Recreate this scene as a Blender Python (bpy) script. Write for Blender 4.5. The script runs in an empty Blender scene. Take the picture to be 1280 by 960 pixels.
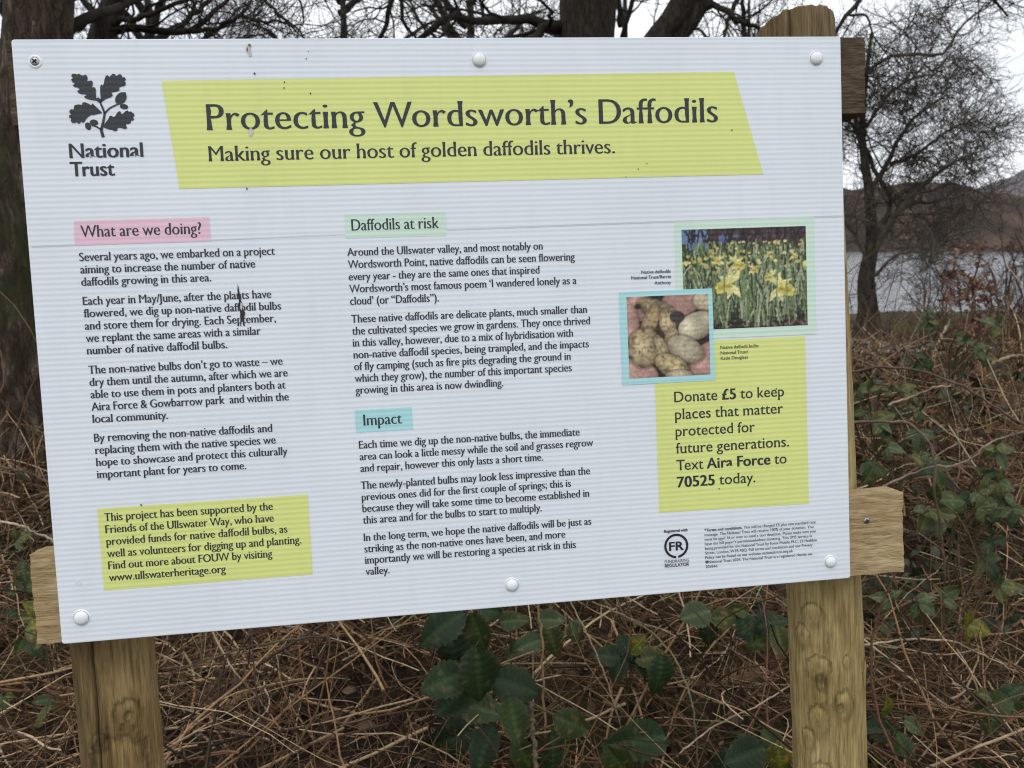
import bpy, math, random
import numpy as np
from mathutils import Vector, Matrix, noise as mnoise
from mathutils.geometry import tessellate_polygon

R = math.radians
scene = bpy.context.scene
COL = scene.collection

# ------------------------------------------------------------------ camera, sky, sun, exposure
cam_d = bpy.data.cameras.new('camera'); cam = bpy.data.objects.new('camera', cam_d); COL.objects.link(cam)
CAMZ, PITCH, FPX, HOR = 1.5, math.atan((480 - 303) / 960), 960.0, 303.0
cam.location = (0, 0, CAMZ); cam.rotation_euler = (math.pi / 2 - PITCH, 0, 0)
cam_d.sensor_fit = 'HORIZONTAL'; cam_d.sensor_width = 36; cam_d.lens = 27
cam_d.clip_start = 0.05; cam_d.clip_end = 20000
cam_d.dof.use_dof = True; cam_d.dof.focus_distance = 1.16; cam_d.dof.aperture_fstop = 7.8
scene.camera = cam

SUN_EL, SUN_AZ = R(52), R(205)      # an overcast day: a broad brighter patch of cloud behind the camera
world = bpy.data.worlds.new('World'); scene.world = world; world.use_nodes = True
wt = world.node_tree; bg = wt.nodes['Background']
sky = wt.nodes.new('ShaderNodeTexSky'); sky.sky_type = 'NISHITA'; sky.sun_disc = False
sky.sun_elevation = SUN_EL; sky.sun_rotation = SUN_AZ
tc = wt.nodes.new('ShaderNodeTexCoord')
mp = wt.nodes.new('ShaderNodeMapping'); mp.inputs['Scale'].default_value = (1.0, 1.0, 3.2)
nz = wt.nodes.new('ShaderNodeTexNoise'); nz.inputs['Scale'].default_value = 2.3; nz.inputs['Detail'].default_value = 6; nz.inputs['Roughness'].default_value = .55
rp = wt.nodes.new('ShaderNodeValToRGB')
rp.color_ramp.elements[0].position = .36; rp.color_ramp.elements[0].color = (7.4, 7.7, 8.3, 1)
rp.color_ramp.elements[1].position = .62; rp.color_ramp.elements[1].color = (10.8, 11.0, 11.3, 1)
sp = wt.nodes.new('ShaderNodeSeparateXYZ')
zr = wt.nodes.new('ShaderNodeMapRange'); zr.inputs['From Min'].default_value = 0; zr.inputs['From Max'].default_value = 1
zr.inputs['To Min'].default_value = 1.0; zr.inputs['To Max'].default_value = 1.2
mul = wt.nodes.new('ShaderNodeVectorMath'); mul.operation = 'SCALE'
mx = wt.nodes.new('ShaderNodeMix'); mx.data_type = 'RGBA'; mx.inputs['Factor'].default_value = .93
L = wt.links.new
L(tc.outputs['Generated'], mp.inputs['Vector']); L(mp.outputs['Vector'], nz.inputs['Vector']); L(nz.outputs['Fac'], rp.inputs['Fac'])
L(tc.outputs['Generated'], sp.inputs[0]); L(sp.outputs['Z'], zr.inputs['Value'])
L(rp.outputs['Color'], mul.inputs[0]); L(zr.outputs['Result'], mul.inputs['Scale'])
L(sky.outputs['Color'], mx.inputs['A']); L(mul.outputs['Vector'], mx.inputs['B'])
L(mx.outputs['Result'], bg.inputs['Color']); bg.inputs['Strength'].default_value = 0.1

sun_d = bpy.data.lights.new('sun', 'SUN'); sun_d.energy = 0.55; sun_d.angle = R(35); sun_d.color = (1, .97, .93)
sun = bpy.data.objects.new('sun', sun_d); COL.objects.link(sun)
sd = Vector((math.sin(SUN_AZ) * math.cos(SUN_EL), math.cos(SUN_AZ) * math.cos(SUN_EL), math.sin(SUN_EL)))
sun.rotation_euler = sd.to_track_quat('Z', 'Y').to_euler(); sun.location = (0, 0, 30)
scene.view_settings.view_transform = 'Standard'; scene.view_settings.look = 'None'
scene.view_settings.exposure = 0.36; scene.view_settings.gamma = 1.0
scene.cycles.max_bounces = 8; scene.cycles.filter_width = 1.1; scene.cycles.denoising_prefilter = 'NONE'; scene.cycles.volume_bounces = 0

rng = np.random.default_rng(11); random.seed(5)

# ------------------------------------------------------------------ helpers
def at(px, py, Y):
    """world point seen at photograph pixel (px, py) at depth Y along the ground"""
    d = np.array([(px - 640) / FPX, (py - 480) / FPX, 1.0])
    c, s = math.cos(PITCH), math.sin(PITCH)
    w = np.array([d[0], c * d[2] - s * d[1], -s * d[2] - c * d[1]])
    return np.array([0, 0, CAMZ]) + w * (Y / w[1])

def tag(o, label=None, cat=None, group=None, kind=None):
    if label: o['label'] = label
    if cat: o['category'] = cat
    if group: o['group'] = group
    if kind: o['kind'] = kind
    return o

def empty(name, loc=(0, 0, 0), rot=(0, 0, 0)):
    o = bpy.data.objects.new(name, None); COL.objects.link(o)
    o.location = loc; o.rotation_euler = rot; o.empty_display_size = .1
    return o

def mesh_obj(name, V, F, mat, parent=None, col=None, smooth=True):
    V = np.asarray(V, dtype=np.float32)
    me = bpy.data.meshes.new(name)
    if isinstance(F, np.ndarray):
        n, k = F.shape
        me.vertices.add(len(V)); me.vertices.foreach_set('co', V.ravel())
        me.loops.add(n * k); me.loops.foreach_set('vertex_index', F.astype(np.int32).ravel())
        me.polygons.add(n)
        me.polygons.foreach_set('loop_start', np.arange(0, n * k, k, dtype=np.int32))
        me.polygons.foreach_set('loop_total', np.full(n, k, dtype=np.int32))
        me.update(calc_edges=True); me.validate()
    else:
        me.from_pydata([tuple(map(float, v)) for v in V], [], F); me.update()
    if col is not None:
        a = me.color_attributes.new('Col', 'FLOAT_COLOR', 'POINT')
        c = np.ones((len(V), 4), np.float32); c[:, :3] = col
        a.data.foreach_set('color', c.ravel())
    if smooth: me.polygons.foreach_set('use_smooth', np.ones(len(me.polygons), bool))
    for m in (mat if isinstance(mat, list) else [mat]): me.materials.append(m)
    o = bpy.data.objects.new(name, me); COL.objects.link(o)
    if parent: o.parent = parent
    return o

def tubes(P, Rr, sides=4):
    """P (N,n,3) centre lines, Rr (N,n) radii -> verts, quad faces"""
    N, n, _ = P.shape
    T = np.gradient(P, axis=1); T /= np.linalg.norm(T, axis=2, keepdims=True) + 1e-9
    m = T.mean(1); ref = np.zeros((N, 3)); ref[np.arange(N), np.argmin(np.abs(m), axis=1)] = 1
    ref = np.repeat(ref[:, None], n, 1)
    U = np.cross(T, ref); U /= np.linalg.norm(U, axis=2, keepdims=True) + 1e-9
    W = np.cross(T, U)
    a = np.arange(sides) * 2 * np.pi / sides
    V = P[:, :, None] + Rr[:, :, None, None] * (np.cos(a)[None, None, :, None] * U[:, :, None] + np.sin(a)[None, None, :, None] * W[:, :, None])
    base = (np.arange(N) * n * sides)[:, None, None]; i = (np.arange(n - 1) * sides)[None, :, None]; j = np.arange(sides)[None, None, :]
    j2 = (j + 1) % sides
    F = np.stack([base + i + j, base + i + j2, base + i + sides + j2, base + i + sides + j], -1).reshape(-1, 4)
    return V.reshape(-1, 3), F

def join(parts):
    Vs, Fs, o = [], [], 0
    for V, F in parts:
        Vs.append(V); Fs.append(F + o); o += len(V)
    return np.concatenate(Vs), np.concatenate(Fs)

def resample(pts, n):
    pts = np.asarray(pts, float)
    d = np.r_[0, np.cumsum(np.linalg.norm(np.diff(pts[:, :3], axis=0), axis=1))]
    # smooth catmull-rom through the points
    t = np.linspace(0, d[-1], n); out = np.zeros((n, pts.shape[1]))
    m = np.gradient(pts, d, axis=0) if len(pts) > 2 else np.repeat((pts[1:] - pts[:1]) / d[-1], 2, 0)
    for k in range(n):
        i = min(np.searchsorted(d, t[k], side='right') - 1, len(d) - 2); h = d[i + 1] - d[i]; u = (t[k] - d[i]) / h
        out[k] = ((2*u**3-3*u**2+1)*pts[i] + (u**3-2*u**2+u)*h*m[i] + (-2*u**3+3*u**2)*pts[i+1] + (u**3-u**2)*h*m[i+1])
    return out

def fbm(p, o=4): return mnoise.fractal(Vector(p), 1.0, 2.0, o)

def nodes(name):
    m = bpy.data.materials.new(name); m.use_nodes = True
    nt = m.node_tree; return m, nt, nt.nodes['Principled BSDF'], nt.nodes.new, nt.links.new

def plain(name, c, rough=.6, spec=.3, metal=0):
    m, nt, b, N, L = nodes(name)
    b.inputs['Base Color'].default_value = (*c, 1); b.inputs['Roughness'].default_value = rough
    b.inputs['Specular IOR Level'].default_value = spec; b.inputs['Metallic'].default_value = metal
    return m

def attr_mat(name, rough=.75, spec=.25, noise_scale=60, amt=.35, bump=.0, sub=0, gain=1.0):
    """base colour from the mesh's own Col attribute, mottled by noise"""
    m, nt, b, N, L = nodes(name)
    a = N('ShaderNodeAttribute'); a.attribute_name = 'Col'
    t = N('ShaderNodeTexCoord'); n = N('ShaderNodeTexNoise'); n.inputs['Scale'].default_value = noise_scale; n.inputs['Detail'].default_value = 4
    r = N('ShaderNodeMapRange'); r.inputs['From Min'].default_value = .3; r.inputs['From Max'].default_value = .7
    r.inputs['To Min'].default_value = (1 - amt) * gain; r.inputs['To Max'].default_value = (1 + amt) * gain
    v = N('ShaderNodeVectorMath'); v.operation = 'SCALE'
    L(t.outputs['Object'], n.inputs['Vector']); L(n.outputs['Fac'], r.inputs['Value'])
    L(a.outputs['Color'], v.inputs[0]); L(r.outputs['Result'], v.inputs['Scale']); L(v.outputs['Vector'], b.inputs['Base Color'])
    b.inputs['Roughness'].default_value = rough; b.inputs['Specular IOR Level'].default_value = spec
    if bump:
        bp = N('ShaderNodeBump'); bp.inputs['Strength'].default_value = bump; bp.inputs['Distance'].default_value = .01
        L(n.outputs['Fac'], bp.inputs['Height']); L(bp.outputs['Normal'], b.inputs['Normal'])
    return m

def ramp(N, stops):
    r = N('ShaderNodeValToRGB'); e = r.color_ramp.elements
    while len(e) < len(stops): e.new(.5)
    for k, (p, c) in enumerate(stops): e[k].position = p; e[k].color = (*c, 1)
    return r

def bark_mat(name, dark, mid, light, scale=(9, 9, 2.2), bump=.8, moss=None):
    m, nt, b, N, L = nodes(name)
    t = N('ShaderNodeTexCoord'); mp = N('ShaderNodeMapping'); mp.inputs['Scale'].default_value = scale
    n = N('ShaderNodeTexNoise'); n.inputs['Scale'].default_value = 2.4; n.inputs['Detail'].default_value = 9; n.inputs['Roughness'].default_value = .68; n.inputs['Distortion'].default_value = .6
    v = N('ShaderNodeTexVoronoi'); v.feature = 'DISTANCE_TO_EDGE'; v.inputs['Scale'].default_value = 2.6
    r = ramp(N, [(.3, dark), (.52, mid), (.72, light)])
    mulc = N('ShaderNodeMix'); mulc.data_type = 'RGBA'; mulc.blend_type = 'MULTIPLY'; mulc.inputs['Factor'].default_value = .75
    r2 = ramp(N, [(0, (.25, .22, .2)), (.16, (1, 1, 1))])
    L(t.outputs['Object'], mp.inputs['Vector']); L(mp.outputs['Vector'], n.inputs['Vector'])
    dv = N('ShaderNodeVectorMath'); dv.operation = 'ADD'
    L(mp.outputs['Vector'], dv.inputs[0]); L(n.outputs['Color'], dv.inputs[1]); L(dv.outputs['Vector'], v.inputs['Vector'])
    L(n.outputs['Fac'], r.inputs['Fac']); L(v.outputs['Distance'], r2.inputs['Fac'])
    L(r.outputs['Color'], mulc.inputs['A']); L(r2.outputs['Color'], mulc.inputs['B'])
    last = mulc.outputs['Result']
    if moss:
        n2 = N('ShaderNodeTexNoise'); n2.inputs['Scale'].default_value = 1.7; n2.inputs['Detail'].default_value = 5
        L(t.outputs['Object'], n2.inputs['Vector']); r3 = ramp(N, [(.5, (0, 0, 0)), (.62, (1, 1, 1))]); L(n2.outputs['Fac'], r3.inputs['Fac'])
        mm = N('ShaderNodeMix'); mm.data_type = 'RGBA'; L(r3.outputs['Color'], mm.inputs['Factor']); L(last, mm.inputs['A']); mm.inputs['B'].default_value = (*moss, 1)
        last = mm.outputs['Result']
    L(last, b.inputs['Base Color'])
    ad = N('ShaderNodeMath'); ad.operation = 'MULTIPLY_ADD'; ad.inputs[1].default_value = 1.2
    L(v.outputs['Distance'], ad.inputs[0]); L(n.outputs['Fac'], ad.inputs[2])
    bp = N('ShaderNodeBump'); bp.inputs['Strength'].default_value = bump; bp.inputs['Distance'].default_value = .03
    L(ad.outputs[0], bp.inputs['Height']); L(bp.outputs['Normal'], b.inputs['Normal'])
    b.inputs['Roughness'].default_value = .9; b.inputs['Specular IOR Level'].default_value = .15
    return m

# ------------------------------------------------------------------ ground, lake, hills
LAKE_Z = -3.0
def sstep(a, b, x):
    t = np.clip((x - a) / (b - a), 0, 1); return t * t * (3 - 2 * t)
def ground_z(x, y):
    x = np.asarray(x, float); y = np.asarray(y, float)
    z = -5.0 * sstep(15.0, 46, y)
    z = z + .05 * np.sin(x * 1.3 + .7 * y) * sstep(1, 3, y) + .03 * np.sin(2.9 * x - 1.7 * y)
    z = z + .35 * np.exp(-((x - 7.0) / 1.6) ** 2 - ((y - 13.2) / .9) ** 2)
    return z
def litter_h(x, y):
    """top of the tangle of dead stems above the ground"""
    x = np.asarray(x, float); y = np.asarray(y, float)
    base = .20 + .10 * np.sin(3.1 * x + 1.3) * np.cos(2.3 * y)
    bank = (.52 * sstep(2.3, 3.7, y + .1 * np.sin(2 * x)) - .22 * sstep(4.5, 6.5, y)) * (0.55 + .45 * sstep(-.5, 1.2, x))
    fall = 1 - sstep(8.0, 9.7, y)
    return (base + bank) * fall * sstep(1.1, 1.7, y) + .02

m_ground, nt, b, N, L = nodes('woodland_soil')
t = N('ShaderNodeTexCoord'); n = N('ShaderNodeTexNoise'); n.inputs['Scale'].default_value = 3.5; n.inputs['Detail'].default_value = 10; n.inputs['Roughness'].default_value = .7
n2 = N('ShaderNodeTexNoise'); n2.inputs['Scale'].default_value = .35; n2.inputs['Detail'].default_value = 4
r = ramp(N, [(.3, (.012, .008, .006)), (.5, (.034, .023, .016)), (.7, (.075, .052, .034))])
r2 = ramp(N, [(.46, (0, 0, 0)), (.6, (1, 1, 1))])
mm = N('ShaderNodeMix'); mm.data_type = 'RGBA'; mm.inputs['B'].default_value = (.085, .08, .036, 1)
L(t.outputs['Object'], n.inputs['Vector']); L(t.outputs['Object'], n2.inputs['Vector']); L(n.outputs['Fac'], r.inputs['Fac']); L(n2.outputs['Fac'], r2.inputs['Fac'])
L(r2.outputs['Color'], mm.inputs['Factor']); L(r.outputs['Color'], mm.inputs['A']); L(mm.outputs['Result'], b.inputs['Base Color'])
bp = N('ShaderNodeBump'); bp.inputs['Strength'].default_value = .6; bp.inputs['Distance'].default_value = .05; L(n.outputs['Fac'], bp.inputs['Height']); L(bp.outputs['Normal'], b.inputs['Normal'])
b.inputs['Roughness'].default_value = .95; b.inputs['Specular IOR Level'].default_value = .1

gx = np.r_[-2450, -800, -200, -60, np.linspace(-25, 25, 101), 60, 200, 800, 2450]
gy = np.r_[-450, -150, -60, -15, np.linspace(-5, 50, 111), 90, 200, 500, 1200, 2000]
X, Y = np.meshgrid(gx, gy); Z = ground_z(X, Y)
def gridfaces(ny, nx):
    i = np.arange(ny - 1)[:, None] * nx + np.arange(nx - 1)[None, :]
    return np.stack([i, i + 1, i + nx + 1, i + nx], -1).reshape(-1, 4)
tag(mesh_obj('ground', np.stack([X, Y, Z], -1).reshape(-1, 3), gridfaces(len(gy), len(gx)), m_ground), kind='structure')

m_path, nt, b, N, L = nodes('pale_gravel')
t = N('ShaderNodeTexCoord'); n = N('ShaderNodeTexNoise'); n.inputs['Scale'].default_value = 30; n.inputs['Detail'].default_value = 6
r = ramp(N, [(.3, (.16, .155, .15)), (.7, (.36, .35, .34))]); L(t.outputs['Object'], n.inputs['Vector']); L(n.outputs['Fac'], r.inputs['Fac']); L(r.outputs['Color'], b.inputs['Base Color'])
b.inputs['Roughness'].default_value = .9
px = np.linspace(-25, 25, 101); rows = []
for k, off in enumerate((-.75, -.4, 0, .4, .75)):
    yy = 10.6 + .12 * np.sin(px * .5) + off * .85; rows.append(np.stack([px, yy, ground_z(px, yy) + .02], -1))
tag(mesh_obj('path', np.concatenate(rows), gridfaces(5, 101), m_path), kind='structure')

m_lake, nt, b, N, L = nodes('lake_water')
b.inputs['Base Color'].default_value = (.15, .16, .175, 1); b.inputs['Roughness'].default_value = .12; b.inputs['IOR'].default_value = 1.33
t = N('ShaderNodeTexCoord'); mp = N('ShaderNodeMapping'); mp.inputs['Scale'].default_value = (.25, .7, 1)
n = N('ShaderNodeTexNoise'); n.inputs['Scale'].default_value = 1.2; n.inputs['Detail'].default_value = 5
bp = N('ShaderNodeBump'); bp.inputs['Strength'].default_value = .7; bp.inputs['Distance'].default_value = .5
L(t.outputs['Object'], mp.inputs['Vector']); L(mp.outputs['Vector'], n.inputs['Vector']); L(n.outputs['Fac'], bp.inputs['Height']); L(bp.outputs['Normal'], b.inputs['Normal'])
tag(mesh_obj('lake', [(-2500, 28, LAKE_Z), (2500, 28, LAKE_Z), (2500, 420, LAKE_Z), (-2500, 420, LAKE_Z)], [(0, 1, 2, 3)], m_lake), kind='structure')

def hill_mat(name, a, bcol, c, scale):
    m, nt, b, N, L = nodes(name)
    t = N('ShaderNodeTexCoord'); n = N('ShaderNodeTexNoise'); n.inputs['Scale'].default_value = scale; n.inputs['Detail'].default_value = 9; n.inputs['Roughness'].default_value = .65
    r = ramp(N, [(.33, a), (.5, bcol), (.66, c)]); L(t.outputs['Object'], n.inputs['Vector']); L(n.outputs['Fac'], r.inputs['Fac']); L(r.outputs['Color'], b.inputs['Base Color'])
    b.inputs['Roughness'].default_value = 1; b.inputs['Specular IOR Level'].default_value = 0
    return m
def hill(name, prof, y0, depth, mat, rough, seed, nx=260, ny=40):
    xs = np.linspace(prof[0][0], prof[-1][0], nx); hp = np.interp(xs, [p[0] for p in prof], [p[1] for p in prof])
    k = np.ones(9) / 9; hp = np.convolve(np.pad(hp, 4, mode='edge'), k, 'valid')
    V = []
    for j in range(ny):
        v = j / (ny - 1); f = math.sin(min(1, v / .7) * math.pi / 2) ** 1.3 if v < .7 else math.cos((v - .7) / .3 * math.pi / 2) ** .8
        for i in range(nx):
            h = hp[i] * f; h += rough * f * mnoise.fractal(Vector((xs[i] / (rough * 12), v * depth / (rough * 12), seed)), 1, 2, 5) * 2
            V.append((xs[i], y0 + v * depth, LAKE_Z - .3 + max(0, h)))
    return tag(mesh_obj(name, V, gridfaces(ny, nx), mat), kind='structure')
hill('hill', [(-900, 60), (-300, 48), (60, 40), (170, 37), (240, 39), (270, 38.5), (286, 36), (301, 27), (320, 18), (360, 10), (420, 6), (600, 3)], 362, 170,
     hill_mat('brown_wooded_hillside', (.018, .016, .013), (.05, .034, .025), (.10, .062, .043), .06), 2.6, 3)
hill('hill', [(100, 10), (600, 60), (760, 80), (900, 100), (1010, 138), (1140, 185), (1400, 250), (1700, 200), (2300, 90)], 1250, 500,
     hill_mat('far_fellside', (.045, .043, .052), (.075, .066, .066), (.10, .088, .078), .008), 9, 8)

m_air, nt, b, N, L = nodes('valley_air'); nt.nodes.remove(b); pv = N('ShaderNodeVolumePrincipled'); pv.inputs['Color'].default_value = (.93, .95, 1, 1); pv.inputs['Density'].default_value = .00011; pv.inputs['Anisotropy'].default_value = .2
L(pv.outputs[0], nt.nodes['Material Output'].inputs['Volume'])
x0, x1, y0, y1, z0, z1 = -2500, 2500, -500, 2100, -6.5, 300
hz = mesh_obj('haze', [(x0, y0, z0), (x1, y0, z0), (x1, y1, z0), (x0, y1, z0), (x0, y0, z1), (x1, y0, z1), (x1, y1, z1), (x0, y1, z1)], [(3, 2, 1, 0), (4, 5, 6, 7), (0, 1, 5, 4), (1, 2, 6, 5), (2, 3, 7, 6), (3, 0, 4, 7)], m_air, smooth=False)
tag(hz, 'thin pale haze over the valley and far hills', 'haze', kind='stuff')

# ------------------------------------------------------------------ trees (bare, early spring)
def norm(a): return a / (np.linalg.norm(a, axis=-1, keepdims=True) + 1e-9)

def sprout(P, Rr, per, lmin, lmax, ang, n, wander, up, r_ratio, r_tip, tmin=.15, lscale=None):
    """grow `per` side branches on every polyline of P (N,m,3); returns their polylines and radii"""
    N, m, _ = P.shape; K = N * per
    idx = np.repeat(np.arange(N), per); t = tmin + (1 - tmin) * rng.random(K) ** .8
    f = t * (m - 1); i = np.minimum(f.astype(int), m - 2); u = (f - i)[:, None]
    p0 = P[idx, i] * (1 - u) + P[idx, i + 1] * u; tan = norm(P[idx, i + 1] - P[idx, i])
    r0 = (Rr[idx, i] * (1 - u[:, 0]) + Rr[idx, i + 1] * u[:, 0]) * r_ratio
    side = norm(np.cross(tan, rng.normal(size=(K, 3)))); a = R(ang) * (1 + .35 * rng.normal(size=K))
    d = norm(tan * np.cos(a)[:, None] + side * np.sin(a)[:, None])
    ln = (lmin + (lmax - lmin) * rng.random(K)) * (1.15 - .5 * t)
    if lscale is not None: ln = ln * lscale[idx]
    Q = np.zeros((K, n, 3)); Q[:, 0] = p0; step = (ln / (n - 1))[:, None]
    for k in range(1, n):
        d = norm(d + wander * rng.normal(size=(K, 3)) + np.array([0, 0, up])); Q[:, k] = Q[:, k - 1] + d * step
    rr = np.maximum(np.linspace(1, .35, n)[None] * r0[:, None], r_tip)
    return Q, rr

def trunk_mesh(pts, sides=28, n=60, rough=.08, seed=0, flare=0.0):
    """pts: (x,y,z,r) control points -> one irregular round stem"""
    C = resample(pts, n); P = C[None, :, :3]; rr = C[None, :, 3].copy()
    if flare: rr[0] *= 1 + flare * np.exp(-(C[:, 2] - C[0, 2]) / .25)
    V, F = tubes(P, rr, sides)
    ctr = np.repeat(C[:, :3], sides, 0); out = V - ctr
    for k in range(len(V)):
        v = V[k]; V[k] = ctr[k] + out[k] * (1 + rough * fbm((v[0] * 7 + seed, v[1] * 7, v[2] * 1.6), 5) + rough * .5 * fbm((v[0] * 22 + seed, v[1] * 22, v[2] * 5), 3))
    return V, F

m_bark_brown = bark_mat('ridged_brown_bark', (.028, .02, .014), (.075, .055, .04), (.27, .215, .165), moss=(.045, .05, .02))
m_bark_oak = bark_mat('dark_oak_bark', (.02, .017, .013), (.045, .038, .028), (.085, .075, .052), scale=(6, 6, 1.6))
m_bark_grey = bark_mat('grey_bark', (.028, .025, .02), (.065, .057, .044), (.115, .10, .08), scale=(5, 5, 1.5))
m_twig_dark = attr_mat('dark_twig_bark', .85, .15, 9, .3)

def tree(name, label, trunks, limbs, levels, m_trunk, twig_col, cat='tree', group=None, flare=.35, trunk_sides=28, rough=.08, thin=1.0):
    base = trunks[0][0][:3]
    root = empty(name, tuple(base)); tag(root, label, cat, group)
    off = np.array(base)
    vf = join([trunk_mesh(t, trunk_sides, 70, rough, k * 7.3, flare if k == 0 else 0) for k, t in enumerate(trunks)])
    mesh_obj('trunk', vf[0] - off, vf[1], m_trunk, root)
    P = np.stack([resample(l, 16) for l in limbs]); P[:, :, 3] *= thin; jit = rng.normal(size=P[:, :, :3].shape) * P[:, :, 3:4] * .35; jit[:, 0] = 0
    P[:, :, :3] += jit
    parts = [tubes(P[:, :, :3], P[:, :, 3], 8)]
    cur = [(P[:, :, :3], P[:, :, 3])]; Pc, Rc = cur[0]
    for lv in levels:
        Pc, Rc = sprout(Pc, Rc, **lv); parts.append(tubes(Pc, Rc, 5 if Rc.max() > .02 else 3))
    V, F = join(parts)
    c = np.array(twig_col)[None] * (1 + .25 * np.sin(V[:, :1] * 3.1 + V[:, 2:] * 2.3))
    mesh_obj('crown', V - off, F, m_twig_dark, root, col=np.clip(c, 0, 1))
    return root

def lv(per, lmin, lmax, ang, n=6, wander=.22, up=.03, rr=.42, tip=.003, tmin=.12):
    return dict(per=per, lmin=lmin, lmax=lmax, ang=ang, n=n, wander=wander, up=up, r_ratio=rr, r_tip=tip, tmin=tmin)
def P4(px, py, Y, r, dy=0): p = at(px, py, Y); return (*p[:2], p[2], r)
def up_from(p, pts): return [(p[0] + a, p[1] + b_, c, r_) for a, b_, c, r_ in pts]

# big brown trunk close behind the sign's near edge
T = at(45, 640, 3.9); gz = float(ground_z(T[0], T[1]))
tr = [(T[0] - .02, 3.9, gz - .1, .27), (T[0], 3.9, .5, .225), (T[0] + .01, 3.9, 1.2, .20), (at(38, 120, 3.9)[0], 3.9, 2.2, .145), (at(38, 0, 3.9)[0], 3.95, 2.72, .12), (T[0] - .1, 4.0, 4.5, .10), (T[0] - .3, 4.1, 7.5, .04)]
tr2 = [(T[0] + .05, 3.95, 1.7, .09), (at(72, 60, 3.95)[0], 3.95, at(72, 60, 3.95)[2], .062), (at(82, 0, 3.95)[0], 3.95, 2.75, .05), (T[0] + .35, 4.1, 4.6, .03)]
lim = [[P4(60, 60, 3.95, .035), P4(110, 20, 4.1, .025), P4(160, 5, 4.3, .02), P4(230, -40, 4.6, .01)],
       [P4(40, 30, 3.95, .03), P4(0, -10, 4.1, .02), P4(-60, -60, 4.4, .01)],
       [P4(75, 10, 3.95, .03), P4(150, -60, 4.2, .02), P4(240, -120, 4.5, .01)],
       [(T[0] - .1, 4.0, 4.3, .04), (T[0] - .9, 4.3, 5.2, .02), (T[0] - 1.3, 4.4, 6.2, .01)],
       [(T[0] - .1, 4.0, 4.0, .04), (T[0] + .9, 4.3, 5.0, .02), (T[0] + 1.4, 4.4, 5.8, .01)]]
tree('ridged_trunk_tree', 'thick brown ridged trunk close behind the board, at the left edge of the photo', [tr, tr2], lim,
     [lv(5, .4, .9, 50, tip=.004), lv(5, .2, .5, 45, tip=.002), lv(3, .1, .25, 45, 5, tip=.0012)], m_bark_brown, (.03, .024, .018))

# dark leaning tree with branches sweeping right above the board
Y = 5.6
b0 = at(118, 640, Y); 
tr = [(b0[0] - .1, Y, 0 - .1, .12), P4(118, 300, Y, .095), P4(126, 47, Y, .08), P4(146, -6, Y, .07), P4(190, -150, Y + .2, .05), P4(230, -330, Y + .4, .025)]
lim = [[P4(126, 40, Y, .05), P4(180, 36, 5.7, .042), P4(230, 40, 5.8, .036), P4(262, 18, 5.9, .03), P4(284, 2, 6.0, .022), P4(310, -40, 6.1, .012)],
       [P4(130, 34, Y, .035), P4(170, 24, 5.5, .03), P4(215, 8, 5.4, .022), P4(260, -12, 5.3, .014)],
       [P4(240, 40, 5.8, .028), P4(275, 32, 5.8, .024), P4(300, 20, 5.8, .02), P4(318, -6, 5.9, .012)],
       [P4(300, 18, 5.85, .018), P4(330, 28, 5.8, .016), P4(352, 26, 5.8, .013), P4(378, 46, 5.8, .010)],
       [P4(310, -20, 6.0, .022), P4(338, 6, 6, .018), P4(352, 22, 6.0, .016), P4(372, 36, 6.0, .013), P4(386, 60, 6.0, .009)],
       [P4(140, 10, Y, .035), P4(120, 20, 5.5, .026), P4(98, 36, 5.4, .02), P4(60, 30, 5.3, .012)],
       [P4(146, -6, Y, .05), P4(215, -40, 5.8, .035), P4(300, -50, 6.0, .024), P4(376, 0, 6.2, .014), P4(380, 30, 6.2, .008)],
       [P4(170, -90, Y, .045), P4(120, -170, 5.8, .03), P4(60, -240, 6.0, .012)],
       [P4(200, -190, Y, .04), P4(300, -260, 5.8, .03), P4(400, -330, 6.0, .012)]]
tree('leaning_tree', 'dark leaning bare tree whose branches sweep right above the National Trust emblem', [tr], lim,
     [lv(7, .35, 1.0, 55, tip=.004, wander=.28), lv(5, .2, .5, 45, tip=.0024), lv(4, .1, .3, 45, 5, tip=.0014)], m_bark_oak, (.02, .016, .012), thin=.62)

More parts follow.
